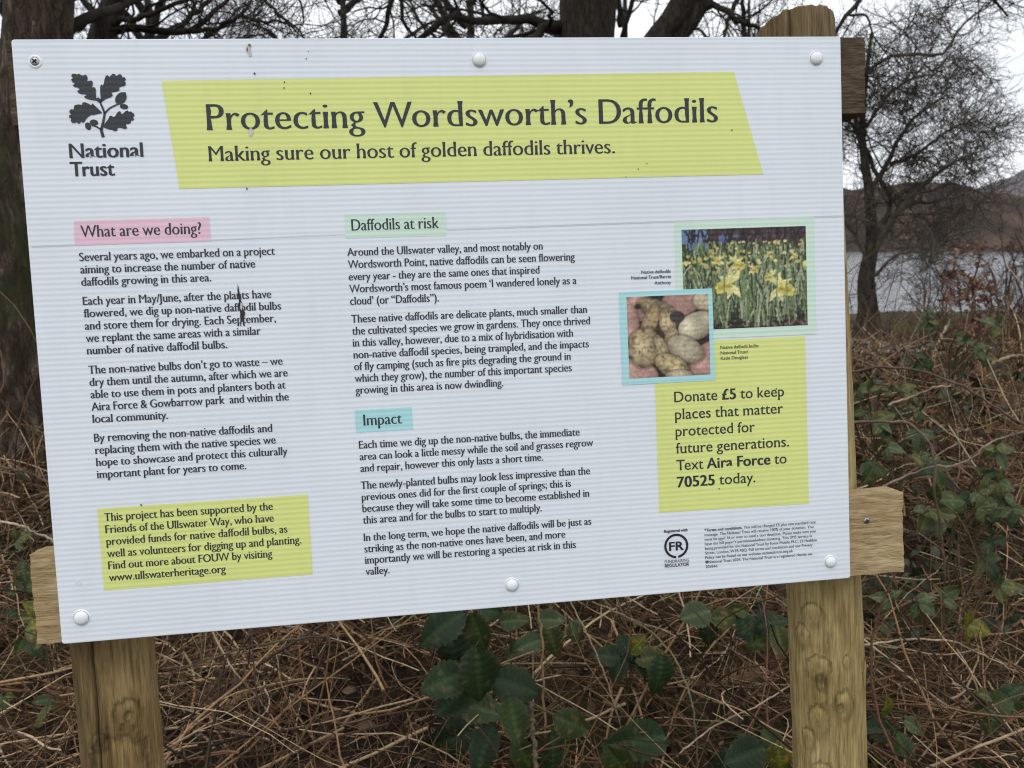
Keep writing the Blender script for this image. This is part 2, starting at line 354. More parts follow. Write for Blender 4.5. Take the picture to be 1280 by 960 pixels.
# great oak behind the middle of the board
Y = 9.0
b0 = at(730, 480, Y)
tr = [(b0[0], Y, -.1, .42), P4(732, 250, Y, .34), P4(733, 60, Y, .30), P4(735, 20, Y, .305), P4(738, -20, Y, .33), P4(742, -120, Y, .28), P4(735, -300, Y + .2, .16), P4(720, -480, Y + .4, .06)]
lim = [[P4(712, 30, Y, .12), P4(692, 32, Y, .10), P4(675, 33, Y - .1, .085), P4(652, 21, Y - .2, .07), P4(615, 23, Y - .3, .06), P4(580, 26, Y - .4, .055), P4(570, 21, Y - .4, .052), P4(545, 34, Y - .5, .045), P4(528, 48, Y - .5, .04), P4(490, 70, Y - .6, .03), P4(450, 72, Y - .6, .016)],
       [P4(705, 32, Y, .09), P4(680, 36, Y - .2, .075), P4(664, 50, Y - .3, .06), P4(640, 75, Y - .4, .05), P4(600, 90, Y - .5, .03)],
       [P4(738, -30, Y, .16), P4(640, -110, Y, .12), P4(520, -150, Y - .3, .07), P4(420, -130, Y - .6, .03)],
       [P4(745, -90, Y, .16), P4(830, -190, Y, .11), P4(960, -250, Y - .3, .06), P4(1050, -260, Y - .6, .03)],
       [P4(545, -140, Y - .3, .05), P4(495, -60, Y - .4, .045), P4(488, 4, Y - .4, .04), P4(485, 28, Y - .4, .034), P4(474, 50, Y - .4, .026), P4(455, 66, Y - .4, .014)],
       [P4(520, -120, Y - .3, .04), P4(500, -10, Y - .4, .03), P4(506, 30, Y - .4, .026), P4(522, 50, Y - .4, .02), P4(530, 70, Y - .4, .012)],
       [P4(605, 24, Y - .3, .03), P4(603, 8, Y - .3, .025), P4(608, -12, Y - .3, .018), P4(590, -50, Y - .3, .01)],
       [P4(740, -160, Y, .1), P4(690, -280, Y + .3, .06), P4(600, -380, Y + .6, .02)],
       [P4(738, -200, Y, .1), P4(800, -330, Y + .3, .06), P4(880, -430, Y + .6, .02)]]
tree('oak_tree', 'massive dark oak trunk with a crooked limb, rising behind the middle of the board', [tr], lim,
     [lv(8, .8, 2.2, 58, 7, .26, tip=.007), lv(5, .35, 1.0, 48, tip=.0035), lv(4, .2, .5, 45, 5, tip=.002)], m_bark_oak, (.022, .019, .014), trunk_sides=40, thin=.72)

# forked leaning oak right of it
Y = 8.2
tr = [(at(790, 480, Y)[0], Y, -.1, .30), P4(790, 250, Y, .25), P4(812, 70, Y, .17), P4(823, 47, Y, .125), P4(842, 20, Y, .115), P4(858, -8, Y, .11), P4(900, -80, Y, .09), P4(940, -200, Y, .05)]
tr2 = [P4(818, 78, Y, .13), P4(846, 44, Y + .1, .11), P4(866, 18, Y + .1, .105), P4(884, -10, Y + .1, .095), P4(960, -110, Y + .2, .07), P4(1080, -190, Y + .4, .03)]
lim = [[P4(878, 4, Y + .1, .05), P4(898, 8, Y, .04), P4(912, 18, Y - .1, .036), P4(925, 27, Y - .2, .032), P4(945, 33, Y - .2, .025), P4(975, 60, Y - .2, .012)],
       [P4(928, -20, Y - .1, .035), P4(920, 2, Y - .1, .03), P4(912, 22, Y - .1, .026), P4(904, 50, Y - .2, .02), P4(896, 80, Y - .2, .01)],
       [P4(960, -100, Y + .2, .05), P4(1010, -70, Y, .04), P4(1075, 0, Y - .1, .03), P4(1056, 22, Y - .2, .026), P4(1044, 44, Y - .2, .02), P4(1030, 90, Y - .2, .01)],
       [P4(1060, 18, Y - .2, .018), P4(1082, 20, Y - .2, .014), P4(1092, 45, Y - .2, .01), P4(1110, 70, Y - .2, .006)],
       [P4(900, -80, Y, .06), P4(860, -180, Y, .04), P4(800, -260, Y, .015)],
       [P4(960, -110, Y, .06), P4(1100, -130, Y, .045), P4(1200, -60, Y - .2, .03), P4(1235, -10, Y - .3, .02), P4(1260, 20, Y - .3, .01)],
       [P4(930, -160, Y, .05), P4(1000, -300, Y, .03), P4(1060, -400, Y, .01)]]
tree('forked_oak_tree', 'forked bare oak leaning right, two thick limbs with a bright gap between them', [tr, tr2], lim,
     [lv(7, .5, 1.5, 55, 7, .26, tip=.006), lv(5, .3, .8, 48, tip=.0035), lv(4, .15, .45, 45, 5, tip=.002)], m_bark_oak, (.022, .019, .014), thin=.8)

# dense twiggy tree between the sign and the lake
Y = 12.0
b0 = at(1085, 440, Y)
tr = [(b0[0], Y, -.1, .27), P4(1086, 400, Y, .17), P4(1083, 350, Y, .125), P4(1090, 300, Y, .09), P4(1086, 240, Y, .07), P4(1078, 170, Y, .05), P4(1082, 100, Y, .035), P4(1090, 40, Y, .02)]
lim = [[P4(1090, 320, Y, .13), P4(1120, 270, Y - .3, .10), P4(1150, 235, Y - .5, .08), P4(1190, 205, Y - .6, .05), P4(1236, 185, Y - .7, .015)],
       [P4(1092, 300, Y, .12), P4(1112, 255, Y + .3, .09), P4(1095, 215, Y + .4, .08), P4(1070, 165, Y + .5, .06), P4(1050, 130, Y + .5, .02)],
       [P4(1086, 250, Y, .12), P4(1110, 200, Y + .2, .09), P4(1140, 150, Y + .3, .06), P4(1185, 118, Y + .4, .02)],
       [P4(1080, 190, Y, .09), P4(1060, 120, Y, .05), P4(1040, 70, Y, .02)],
       [P4(1078, 130, Y, .08), P4(1085, 88, Y - .2, .07), P4(1118, 70, Y - .4, .06), P4(1185, 62, Y - .6, .05), P4(1197, 40, Y - .6, .04), P4(1218, 18, Y - .6, .03), P4(1245, 4, Y - .6, .015)],
       [P4(1088, 330, Y, .10), P4(1060, 280, Y, .07), P4(1030, 240, Y, .04), P4(1000, 200, Y, .015)],
       [P4(1100, 290, Y, .08), P4(1140, 255, Y + .2, .07), P4(1175, 250, Y + .3, .05), P4(1196, 235, Y + .3, .02)],
       [P4(1112, 205, Y, .07), P4(1150, 190, Y - .2, .06), P4(1190, 160, Y - .3, .04), P4(1224, 150, Y - .4, .015)],
       [P4(1082, 160, Y, .07), P4(1110, 120, Y - .2, .05), P4(1150, 95, Y - .3, .03), P4(1180, 95, Y - .3, .012)],
       [P4(1094, 345, Y, .06), P4(1120, 320, Y - .2, .05), P4(1150, 315, Y - .3, .03), P4(1170, 330, Y - .3, .012)]]
tree('twiggy_tree', 'bare tree with a dense haze of fine twigs standing between the board and the lake', [tr], lim,
     [lv(17, .5, 1.6, 58, 7, .30, tip=.007), lv(9, .3, .8, 50, 6, .28, tip=.0042), lv(6, .15, .5, 48, 5, .25, tip=.0028)], m_bark_grey, (.08, .068, .054), thin=.42)

# a row of further bare trees along the shore: their twigs fill the strip of sky above the board
fars = [(-11.5, 19, 'far bare tree on the lake shore, furthest left of the row behind the board', 9), (-7.6, 17, 'far bare tree with upright twigs behind the leaning tree above the emblem', 8), (-4.2, 20, 'far bare tree with fine hanging twigs above the yellow title banner', 9.5),
        (-1.0, 18, 'far bare tree seen through the oak limb above the middle of the board', 8.5), (2.8, 21, 'far bare tree between the oak trunk and the forked oak', 9.5), (6.3, 22, 'far bare tree behind the sawn top of the wooden post', 9.0)]
for x, y, lab, H in fars:
    z0 = float(ground_z(x, y)); tr = [(x, y, z0 - .1, .26), (x + .1, y, z0 + 1.5, .21), (x - .05, y, z0 + H * .45, .15), (x + .1, y, z0 + H * .75, .08), (x, y, z0 + H, .02)]
    lim = []
    for k in range(11):
        a = rng.random() * 6.28; h0 = z0 + H * (.22 + .6 * rng.random()); l = H * (.42 - .2 * (h0 - z0) / H) * (.8 + .4 * rng.random())
        dx, dy = math.cos(a) * l, math.sin(a) * l * .7
        lim.append([(x, y, h0, .09), (x + dx * .4, y + dy * .4, h0 + l * .3, .06), (x + dx * .8, y + dy * .8, h0 + l * .6, .035), (x + dx, y + dy, h0 + l * .65, .012)])
    tree('bare_tree', lab, [tr], lim, [lv(7, .8, 1.8, 45, 6, .22, .06, tip=.010), lv(6, .4, 1.0, 40, 5, .2, .04, tip=.006), lv(4, .25, .7, 40, 4, .2, tip=.004)], m_bark_grey, (.04, .034, .028), group='bare trees along the shore', trunk_sides=12)

# ------------------------------------------------------------------ shrubs and a copper-leaved sapling on the right
def shrub(name, label, stems, levels, col, cat='shrub'):
    o = np.array(stems[0][0][:3]); root = empty(name, tuple(o)); tag(root, label, cat)
    P = np.stack([resample(s, 10) for s in stems]); P[:, 1:, :3] += rng.normal(size=P[:, 1:, :3].shape) * .02
    mesh_obj('stem', *(lambda v: (v[0] - o, v[1]))(tubes(P[:, :, :3], P[:, :, 3], 6)), m_twig_dark, root, col=np.array(col))
    Pc, Rc = P[:, :, :3], P[:, :, 3]; parts = []
    for l in levels: Pc, Rc = sprout(Pc, Rc, **l); parts.append(tubes(Pc, Rc, 3))
    V, F = join(parts); mesh_obj('twig', V - o, F, m_twig_dark, root, col=np.array(col) * 1.15)
    return root, o, Pc
def instances(T_v, T_f, P, S, M=None):
    n = len(P)
    if M is None:
        q = rng.normal(size=(n, 4)); q /= np.linalg.norm(q, axis=1, keepdims=True); w, x, y, z = q.T
        M = np.stack([1-2*(y*y+z*z), 2*(x*y-z*w), 2*(x*z+y*w), 2*(x*y+z*w), 1-2*(x*x+z*z), 2*(y*z-x*w), 2*(x*z-y*w), 2*(y*z+x*w), 1-2*(x*x+y*y)], -1).reshape(n, 3, 3)
    V = np.einsum('nij,mj->nmi', M, T_v) * S[:, None, None] + P[:, None]
    F = T_f[None] + (np.arange(n) * len(T_v))[:, None, None]
    return V.reshape(-1, 3), F.reshape(-1, T_f.shape[1])
# little curled dead leaf: 3 x 5 grid
u, v = np.meshgrid(np.linspace(-1, 1, 3), np.linspace(0, 1, 5)); wdt = np.sin(np.pi * np.clip(v * .92 + .05, 0, 1)) * .32
DLV = np.stack([u * wdt, v - .5, .25 * np.abs(u) * wdt * 2 + .35 * (v - .5) ** 2], -1).reshape(-1, 3); DLF = gridfaces(5, 3)

Y = 6.2; g = float(ground_z(at(1215, 440, Y)[0], Y))
st = [[(at(1212, 440, Y)[0], Y, g, .014), P4(1214, 420, Y, .012), P4(1216, 360, Y, .009), P4(1222, 300, Y, .004)],
      [(at(1206, 440, Y)[0], Y, g, .010), P4(1200, 420, Y, .008), P4(1196, 370, Y, .006), P4(1190, 330, Y, .003)],
      [(at(1226, 440, Y)[0], Y, g, .010), P4(1232, 410, Y, .008), P4(1240, 370, Y, .006), P4(1238, 335, Y, .003)]]
root, o, tw = shrub('beech_sapling', 'slim sapling still holding rusty brown dead leaves, in front of the lake', st, [lv(16, .08, .24, 50, tip=.002), lv(5, .05, .12, 45, 4, tip=.0015)], (.09, .055, .04), 'sapling')
ends = tw[:, -1]; ends = ends[rng.random(len(ends)) < .9]; ends = np.repeat(ends, 4, 0) + rng.normal(size=(len(ends) * 4, 3)) * .025
V, F = instances(DLV, DLF, ends - o, rng.uniform(.028, .05, len(ends)))
c = np.array([(.17, .085, .055), (.21, .115, .075), (.12, .06, .042)])[rng.integers(0, 3, len(ends))]
m_dead = attr_mat('dead_leaf', .8, .2, 25, .3)
mesh_obj('foliage', V, F, m_dead, root, col=np.repeat(c, len(DLV), 0))

Y = 9.0
st = []
for k in range(9):
    pxx = 1238 + 60 * rng.random(); x0 = at(1262 + rng.normal() * 8, 440, Y)[0]
    st.append([(x0, Y + rng.normal() * .2, -.05, .02), P4((1262 + pxx) / 2, 400, Y, .015), P4(pxx, 340, Y, .01), P4(pxx + rng.normal() * 14, 280 + 40 * rng.random(), Y, .004)])
shrub('bare_shrub', 'bushy bare shrub of reddish upright stems, at the right edge of the photo', st, [lv(12, .2, .6, 40, tip=.004), lv(6, .1, .3, 40, 5, tip=.0026)], (.075, .05, .042))
Y = 7.4; st = []
for k in range(6):
    pxx = 1150 + 36 * rng.random(); x0 = at(1168 + rng.normal() * 5, 450, Y)[0]
    st.append([(x0, Y + rng.normal() * .1, -.05, .011), P4(.5 * (1168 + pxx), 410, Y, .008), P4(pxx, 360, Y, .006), P4(pxx + rng.normal() * 8, 315 + 30 * rng.random(), Y, .003)])
shrub('bare_shrub', 'thin bare shrub of a few upright twigs left of the rusty sapling', st, [lv(8, .12, .4, 35, tip=.0026), lv(4, .08, .2, 40, 5, tip=.0018)], (.07, .05, .042))

# ------------------------------------------------------------------ undergrowth: dead stems, litter
m_stem = attr_mat('dead_stem', .72, .25, 90, .28)
PAL = np.array([(.034, .021, .013), (.078, .043, .024), (.15, .08, .042), (.25, .15, .082), (.35, .235, .138), (.48, .36, .235), (.58, .47, .34), (.17, .085, .058)])
PW = np.array([.19, .20, .18, .15, .11, .08, .04, .05])
def region(n, y0, y1, pad=.5, pow_=1.0):
    y = y0 + (y1 - y0) * rng.random(n) ** pow_; x = (rng.random(n) * 2 - 1) * (.74 * y + pad)
    return x, y
def strands(n, y0, y1, lmin, lmax, rmin, rmax, depth, pitch, curl, npt=8, sides=4, pow_=1.0, shade=1.0, upright=0.0):
    x, y = region(n * 2, y0, y1, pow_=pow_); cl = np.array([fbm((a_ * 1.7, b_ * 2.4, npt + sides), 3) for a_, b_ in zip(x, y)]); keep = np.argsort(-(cl + .55 * rng.random(2 * n)))[:n]; x, y = x[keep], y[keep]
    z = ground_z(x, y) + np.maximum(.01, litter_h(x, y) * (1 - np.abs(rng.normal(size=n)) * depth) + .02 * rng.normal(size=n))
    az = rng.random(n) * 6.283; el = np.abs(rng.normal(size=n)) * R(pitch) * np.sign(rng.random(n) - .35)
    if upright: el = R(90) - np.abs(rng.normal(size=n)) * R(upright)
    d = np.stack([np.cos(az) * np.cos(el), np.sin(az) * np.cos(el), np.sin(el)], -1)
    ln = lmin + (lmax - lmin) * rng.random(n) ** 1.6; st = (ln / (npt - 1))[:, None]
    kax = norm(rng.normal(size=(n, 3))) * (curl * rng.normal(size=n))[:, None]
    P = np.zeros((n, npt, 3)); P[:, 0] = np.stack([x, y, z], -1) - d * ln[:, None] * (.0 if upright else .45)
    for k in range(1, npt):
        d = norm(d + np.cross(kax, d) + .10 * rng.normal(size=(n, 3))); P[:, k] = P[:, k - 1] + d * st
    P[:, :, 1] = np.maximum(P[:, :, 1], 1.42)
    P[:, :, 2] = np.maximum(P[:, :, 2], ground_z(P[:, :, 0], P[:, :, 1]) + .004)
    rr = (rmin + (rmax - rmin) * rng.random(n) ** 2)[:, None] * np.linspace(1, .55, npt)[None]
    V, F = tubes(P, rr, sides)
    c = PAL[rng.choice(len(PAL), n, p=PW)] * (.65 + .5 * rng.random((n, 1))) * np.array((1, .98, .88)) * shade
    return V, F, np.repeat(c, npt * sides, 0)
def stuff(name, label, cat, sets):
    V, F = join([(a, b_) for a, b_, _ in sets]); o = mesh_obj(name, V, F, m_stem, col=np.concatenate([c for _, _, c in sets]))
    return tag(o, label, cat, kind='stuff')
stuff('dead_stem_tangle', 'tangle of dead brown bramble and bracken stems covering the ground behind the sign', 'undergrowth',
      [strands(2300, 1.45, 3.3, .25, .95, .0014, .0048, .16, 14, .09, 10, 5), strands(4200, 1.45, 3.4, .08, .40, .0008, .0021, .22, 26, .16, 7, 3),
       strands(3000, 3.0, 7.0, .3, 1.1, .0022, .0058, .2, 22, .10, 9), strands(3200, 3.0, 6.5, .12, .5, .0012, .003, .2, 30, .16, 7, 3),
       strands(190, 2.0, 5.5, .7, 1.7, .0024, .0046, -.25, 38, .11, 14, 5, shade=.8),
       strands(2600, 5.5, 9.6, .2, .7, .002, .005, .2, 30, .14, 7, 3),
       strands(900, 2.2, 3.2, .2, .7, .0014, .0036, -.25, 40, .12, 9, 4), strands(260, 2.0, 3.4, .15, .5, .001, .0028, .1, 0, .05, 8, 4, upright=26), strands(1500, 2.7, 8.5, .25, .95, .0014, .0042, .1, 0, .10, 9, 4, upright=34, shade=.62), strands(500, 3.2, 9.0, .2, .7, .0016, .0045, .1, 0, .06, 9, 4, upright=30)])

def litter(name, label, n, y0, y1, cols, s0, s1, lo, hi):
    x, y = region(n, y0, y1); z = ground_z(x, y) + litter_h(x, y) * np.clip(lo + (hi - lo) * rng.random(n), 0, 1)
    V, F = instances(DLV, DLF, np.stack([x, y, z + .01], -1), rng.uniform(s0, s1, n)); c = np.array(cols)[rng.integers(0, len(cols), n)] * (.7 + .6 * rng.random((n, 1)))
    tag(mesh_obj(name, V, F, m_dead, col=np.repeat(c, len(DLV), 0)), label, 'leaf litter', kind='stuff')
litter('leaf_litter', 'curled brown dead leaves caught among the dead stems', 7000, 1.3, 5.0, [(.035, .021, .015), (.055, .033, .023), (.09, .054, .036), (.024, .017, .013), (.13, .08, .052)], .015, .05, 0, .8)
litter('dead_bracken', 'rusty crumbled bracken fronds on the bank between the brambles and the path', 15000, 3.4, 13.5, [(.17, .085, .04), (.22, .12, .06), (.12, .062, .035), (.07, .045, .03), (.07, .06, .028), (.26, .16, .09)], .02, .07, .5, 1.15)

# low green bramble and ivy leaves covering the bank: far too many to count
u_, v_ = np.meshgrid(np.linspace(-1, 1, 5), np.linspace(0, 1, 7)); w_ = .36 * np.sin(np.pi * np.clip(v_, .02, .985) ** .8) ** .8
GLV = np.stack([u_ * w_, v_ - .5, .3 * np.abs(u_) * w_ - .3 * v_ ** 2 + .02 * np.cos(9 * v_) * np.abs(u_)], -1).reshape(-1, 3); GLF = gridfaces(7, 5)
n = 3400; x, y = region(n * 3, 2.35, 6.2); k = np.array([fbm((a_ * 1.1 + 4, b_ * 1.5, 3), 3) for a_, b_ in zip(x, y)]) + .35 * sstep(.4, 1.4, x) - .25 * sstep(4.4, 6, y) + .35 * rng.random(n * 3); keep = np.argsort(-k)[:n]; x, y = x[keep], y[keep]
z = ground_z(x, y) + litter_h(x, y) * (.55 + .6 * rng.random(n)) + .03; az = rng.random(n) * 6.283; ti = -.5 + .45 * rng.normal(size=n); ro = rng.normal(size=n) * .45
M = np.stack([np.array((Matrix.Rotation(a_, 3, 'Z') @ Matrix.Rotation(b_, 3, 'X') @ Matrix.Rotation(c_, 3, 'Y'))) for a_, b_, c_ in zip(az, ti, ro)])
V, F = instances(GLV, GLF, np.stack([x, y, z], -1), rng.uniform(.026, .062, n), M)
c = np.array([(.022, .034, .015), (.034, .046, .026), (.05, .06, .04), (.018, .028, .014), (.04, .044, .02)])[rng.integers(0, 5, n)] * (.7 + .6 * rng.random((n, 1)))
m_cover = attr_mat('bank_leaf', .5, .22, 40, .3)
tag(mesh_obj('bramble_foliage', V, F, m_cover, col=np.repeat(c, len(GLV), 0)), 'dull green bramble leaves covering the bank beside the sign', 'bramble leaves', kind='stuff')

# flattened dead fern fronds
fv, ff = [], []
def leaflet(o, d, ln, w):
    n_ = np.array([-d[1], d[0], 0]); k = len(fv); droop = np.array([0, 0, -.18 * ln])
    fv.extend([o - n_ * w * .4, o + n_ * w * .4, o + d * ln * .5 + n_ * w * .5 + droop * .2, o + d * ln + droop, o + d * ln * .5 - n_ * w * .5 + droop * .2]); ff.append((k, k + 1, k + 2, k + 3)); ff.append((k, k + 2, k + 3, k + 4))
for k in range(15):
    t_ = k / 14; o_ = np.array([.04 * math.sin(3 * t_), t_, -.35 * t_ * t_])
    for sgn in (-1, 1): leaflet(o_, np.array([sgn * math.cos(.5), math.sin(.5), 0]), .40 * math.sin(math.pi * (.12 + .86 * (1 - t_))) + .03, .05)
    if k < 14:
        o2 = np.array([.04 * math.sin(3 * (k + 1) / 14), (k + 1) / 14, -.35 * ((k + 1) / 14) ** 2]); q = len(fv); fv.extend([o_ + [-.008, 0, .004], o_ + [.008, 0, .004], o2 + [.008, 0, .004], o2 + [-.008, 0, .004]]); ff.append((q, q + 1, q + 2, q + 3))
FV, FF = np.array(fv), np.array(ff)
n = 520; x, y = region(n, 1.9, 8.0); az = rng.random(n) * 6.283; ti = rng.normal(size=n) * .45 + .12; ro = rng.normal(size=n) * .6
M = np.stack([np.array((Matrix.Rotation(a_, 3, 'Z') @ Matrix.Rotation(b_, 3, 'X') @ Matrix.Rotation(c_, 3, 'Y'))) for a_, b_, c_ in zip(az, ti, ro)])
V, F = instances(FV, FF, np.stack([x, y, ground_z(x, y) + litter_h(x, y) * (.45 + .5 * rng.random(n)) + .01], -1), rng.uniform(.07, .17, n) * (1 + .5 * (y > 3.2)), M)
V[:, 1] = np.maximum(V[:, 1], 1.42); V = V + rng.normal(size=V.shape) * .002
c = np.array([(.12, .062, .03), (.17, .095, .05), (.085, .048, .028), (.2, .125, .07), (.06, .038, .024)])[rng.integers(0, 5, n)]
tag(mesh_obj('dead_fern', V, F, m_dead, col=np.repeat(c, len(FV), 0)), 'flattened rusty brown dead fern fronds lying over the stems', 'dead fern', kind='stuff')

# bramble canes one can follow with the eye
def cane(name, label, pts, r0, r1, col, group='bramble canes', thorns=True):
    P = np.array([(*at(a, b_, Y), 0) for a, b_, Y in pts])[:, :3]; C = resample(P, 26); C[1:-1] += rng.normal(size=(24, 3)) * r0 * .5
    o = C[0].copy(); rr = np.linspace(r0, r1, 26) * (1 + .12 * rng.normal(size=26))
    parts = [tubes(C[None] - o, rr[None], 7)]
    if thorns:
        k = 24; i = rng.integers(1, 25, k); d = norm(rng.normal(size=(k, 3))); p = C[i] - o
        TP = np.stack([p, p + d * (rr[i] * 2.6)[:, None]], 1); parts.append(tubes(TP, np.stack([rr[i] * .55, rr[i] * .05], 1), 4))
    V, F = join(parts); ob = mesh_obj(name, V, F, m_stem, col=np.array(col) * (1 + .3 * np.sin(V[:, :1] * 37)))
    ob.location = o; return tag(ob, label, 'bramble cane' if 'cane' in name else 'stem', group)
DK, RB, TN, PK = (.04, .025, .018), (.085, .052, .036), (.25, .18, .115), (.125, .078, .062)
cane('bramble_cane', 'long dark cane arching away from the board edge to the right, just below the lake', [(1040, 468, 2.6), (1100, 460, 2.6), (1160, 465, 2.6), (1210, 487, 2.55), (1250, 512, 2.5), (1300, 545, 2.5)], .0048, .0038, RB)
cane('bramble_cane', 'pinkish cane bending sharply down at the middle right, above the pale rail end', [(1040, 530, 2.3), (1090, 528, 2.3), (1140, 531, 2.3), (1162, 555, 2.25), (1168, 610, 2.2), (1176, 665, 2.2), (1182, 720, 2.2)], .0045, .0035, PK)
cane('bramble_cane', 'grey brown cane rising gently to the right edge above the pale rail end', [(1100, 610, 2.4), (1160, 585, 2.4), (1200, 580, 2.4), (1240, 553, 2.45), (1300, 535, 2.5)], .004, .003, (.17, .12, .09))
cane('dead_stalk', 'broken pale stalk standing up in front of the lake shore', [(1160, 462, 4.0), (1170, 435, 4.0), (1178, 418, 4.0), (1186, 405, 4.0)], .008, .007, TN, 'pale dead stalks', False)
cane('dead_stalk', 'pale stalk lying level and slightly bent below the arching cane', [(1110, 506, 2.9), (1140, 496, 2.9), (1170, 484, 2.9), (1188, 482, 2.9)], .0045, .003, TN, 'pale dead stalks', False)
cane('dead_stalk', 'pale bent stalk near the right edge of the photo, below the lake', [(1240, 455, 3.4), (1262, 446, 3.4), (1276, 444, 3.4), (1282, 462, 3.4)], .007, .005, TN, 'pale dead stalks', False)
cane('bramble_cane', 'thick dark cane slanting down to the left below the bottom edge of the board', [(520, 745, 2.1), (440, 765, 2.05), (370, 800, 2.0), (300, 850, 1.9), (230, 925, 1.8)], .0042, .0036, DK)
cane('bramble_cane', 'green brown cane running down from the left post toward the lower middle', [(410, 795, 1.9), (360, 800, 1.9), (300, 812, 1.9), (190, 850, 1.9)], .003, .0026, (.07, .055, .03))
cane('dead_stalk', 'straight tan stalk standing upright below the middle of the board', [(674, 745, 2.0), (677, 800, 1.95), (679, 860, 1.9), (682, 925, 1.85)], .0036, .003, (.22, .14, .075), 'pale dead stalks', False)
cane('bramble_cane', 'short thick grey green cane standing among the big bottom leaves', [(660, 872, 1.72), (666, 910, 1.7), (672, 970, 1.68)], .006, .0055, (.12, .10, .065), 'bramble canes')
cane('bramble_cane', 'thin green cane arching down to the right of the big bottom leaves', [(740, 752, 2.0), (790, 775, 1.95), (830, 805, 1.9), (856, 850, 1.85), (868, 900, 1.8), (872, 965, 1.78)], .0028, .0022, (.15, .13, .07))
cane('dead_stalk', 'pale straw stalk slanting beneath the board right of its middle screw', [(712, 750, 1.9), (738, 800, 1.85), (758, 850, 1.8), (776, 910, 1.75)], .0022, .0018, TN, 'pale dead stalks', False)
cane('dead_stalk', 'pale forked straw slanting up to the foot of the right post', [(846, 945, 1.75), (890, 910, 1.75), (950, 880, 1.75), (990, 855, 1.75)], .0024, .0016, (.34, .27, .19), 'pale dead stalks', False)
cane('dead_stalk', 'pale stalk arching right from the right post near its knots', [(1080, 806, 2.0), (1130, 800, 2.0), (1190, 802, 2.0), (1235, 822, 2.0), (1290, 850, 2.0)], .003, .002, (.3, .23, .16), 'pale dead stalks', False)
cane('dead_stalk', 'white straw lying slantwise at the left edge above the pale left rail end', [(-10, 650, 2.3), (20, 656, 2.3), (50, 668, 2.3), (80, 684, 2.3)], .004, .003, (.36, .28, .2), 'pale dead stalks', False)
cane('bramble_cane', 'dark cane slanting across the left edge at the foot of the brown trunk', [(-10, 578, 2.8), (30, 590, 2.8), (70, 606, 2.8), (130, 640, 2.8)], .006, .005, RB)
cane('bramble_cane', 'reddish cane running along the bottom left corner past the left post', [(-10, 905, 1.8), (40, 925, 1.8), (90, 950, 1.78), (130, 985, 1.75)], .0035, .003, RB)
cane('dead_stalk', 'bent pale twig curling below the board between the left post and the leaves', [(266, 790, 2.0), (290, 835, 1.95), (322, 872, 1.9), (358, 925, 1.85)], .0028, .0018, (.28, .2, .13), 'pale dead stalks', False)

# ------------------------------------------------------------------ bramble plants with their evergreen leaves
m_leaf = attr_mat('bramble_leaf', .5, .2, 40, .35)
m_leafstem = plain('bramble_leaf_stem', (.07, .06, .03), .6)
def leaf_mesh(seed, droop, fold, wide):
    nu, nv = 9, 37; V, C = [], []
    rs = np.random.default_rng(seed)
    for j in range(nv):
        v = j / (nv - 1); w = wide * (math.sin(math.pi * min(1, v ** .78)) ** .8 if 0 < v < 1 else 0.0)
        w *= 1 + (.075 if j % 4 == 1 else .02 if j % 4 == 2 else -.045)
        for i in range(nu):
            u = i / (nu - 1) * 2 - 1
            pleat = .026 * math.cos((v * 8 - abs(u) * 2.4) * 2 * math.pi) * min(1, abs(u) * 3) * (1 - abs(u) * .4)
            z = fold * abs(u) * w - droop * v * v + pleat + .06 * math.sin(5 * v + seed) * u - .10 * (abs(u) ** 3) * w
            V.append((u * w, v, z))
            vein = math.exp(-(u * 9) ** 2) * .55 + .18 * max(0, math.cos((v * 8 - abs(u) * 2.4) * 2 * math.pi)) ** 4
            g = np.array((.020, .036, .0125)) * (1 + 1.5 * vein) + np.array((.03, .016, .006)) * (sstep(.75, 1.0, abs(u)) * (.5 + .5 * math.sin(seed * 3 + 7 * v))) * (.9 + .2 * rs.random())
            sp_ = mnoise.fractal(Vector((u * 2.2, v * 5, seed * 3.3)), 1, 2, 3); g = g * (1 + .25 * sp_) + (np.array((.05, .028, .012)) if sp_ > .55 else 0)
            C.append(g)
    me = mesh_obj('leaf', V, gridfaces(nv, nu), m_leaf, col=np.array(C)); d = me.data; bpy.data.objects.remove(me)
    return d
def tint(d, f):
    e = d.copy(); a = e.color_attributes['Col']; c = np.zeros(len(e.vertices) * 4, np.float32); a.data.foreach_get('color', c); c = c.reshape(-1, 4); c[:, :3] *= f; a.data.foreach_set('color', c.ravel()); return e
L0 = [leaf_mesh(1, .16, .30, .34), leaf_mesh(2, .30, .18, .38), leaf_mesh(3, .08, .42, .31), leaf_mesh(4, .42, .25, .36), leaf_mesh(5, .55, .35, .33), leaf_mesh(6, -.1, .25, .37)]
LEAVES = L0 + [tint(d, np.array((.72, .75, .8))) for d in L0] + [tint(d, np.array((1.5, 1.25, 1.0))) for d in L0]
LEAVES_PALE = [tint(d, np.array((2.1, 1.65, 1.9))) for d in L0] + [tint(d, np.array((2.6, 1.7, 1.5))) for d in L0[:3]]; LEAVES_YEL = [tint(d, np.array((3.6, 2.2, .9))) for d in L0[:2]]
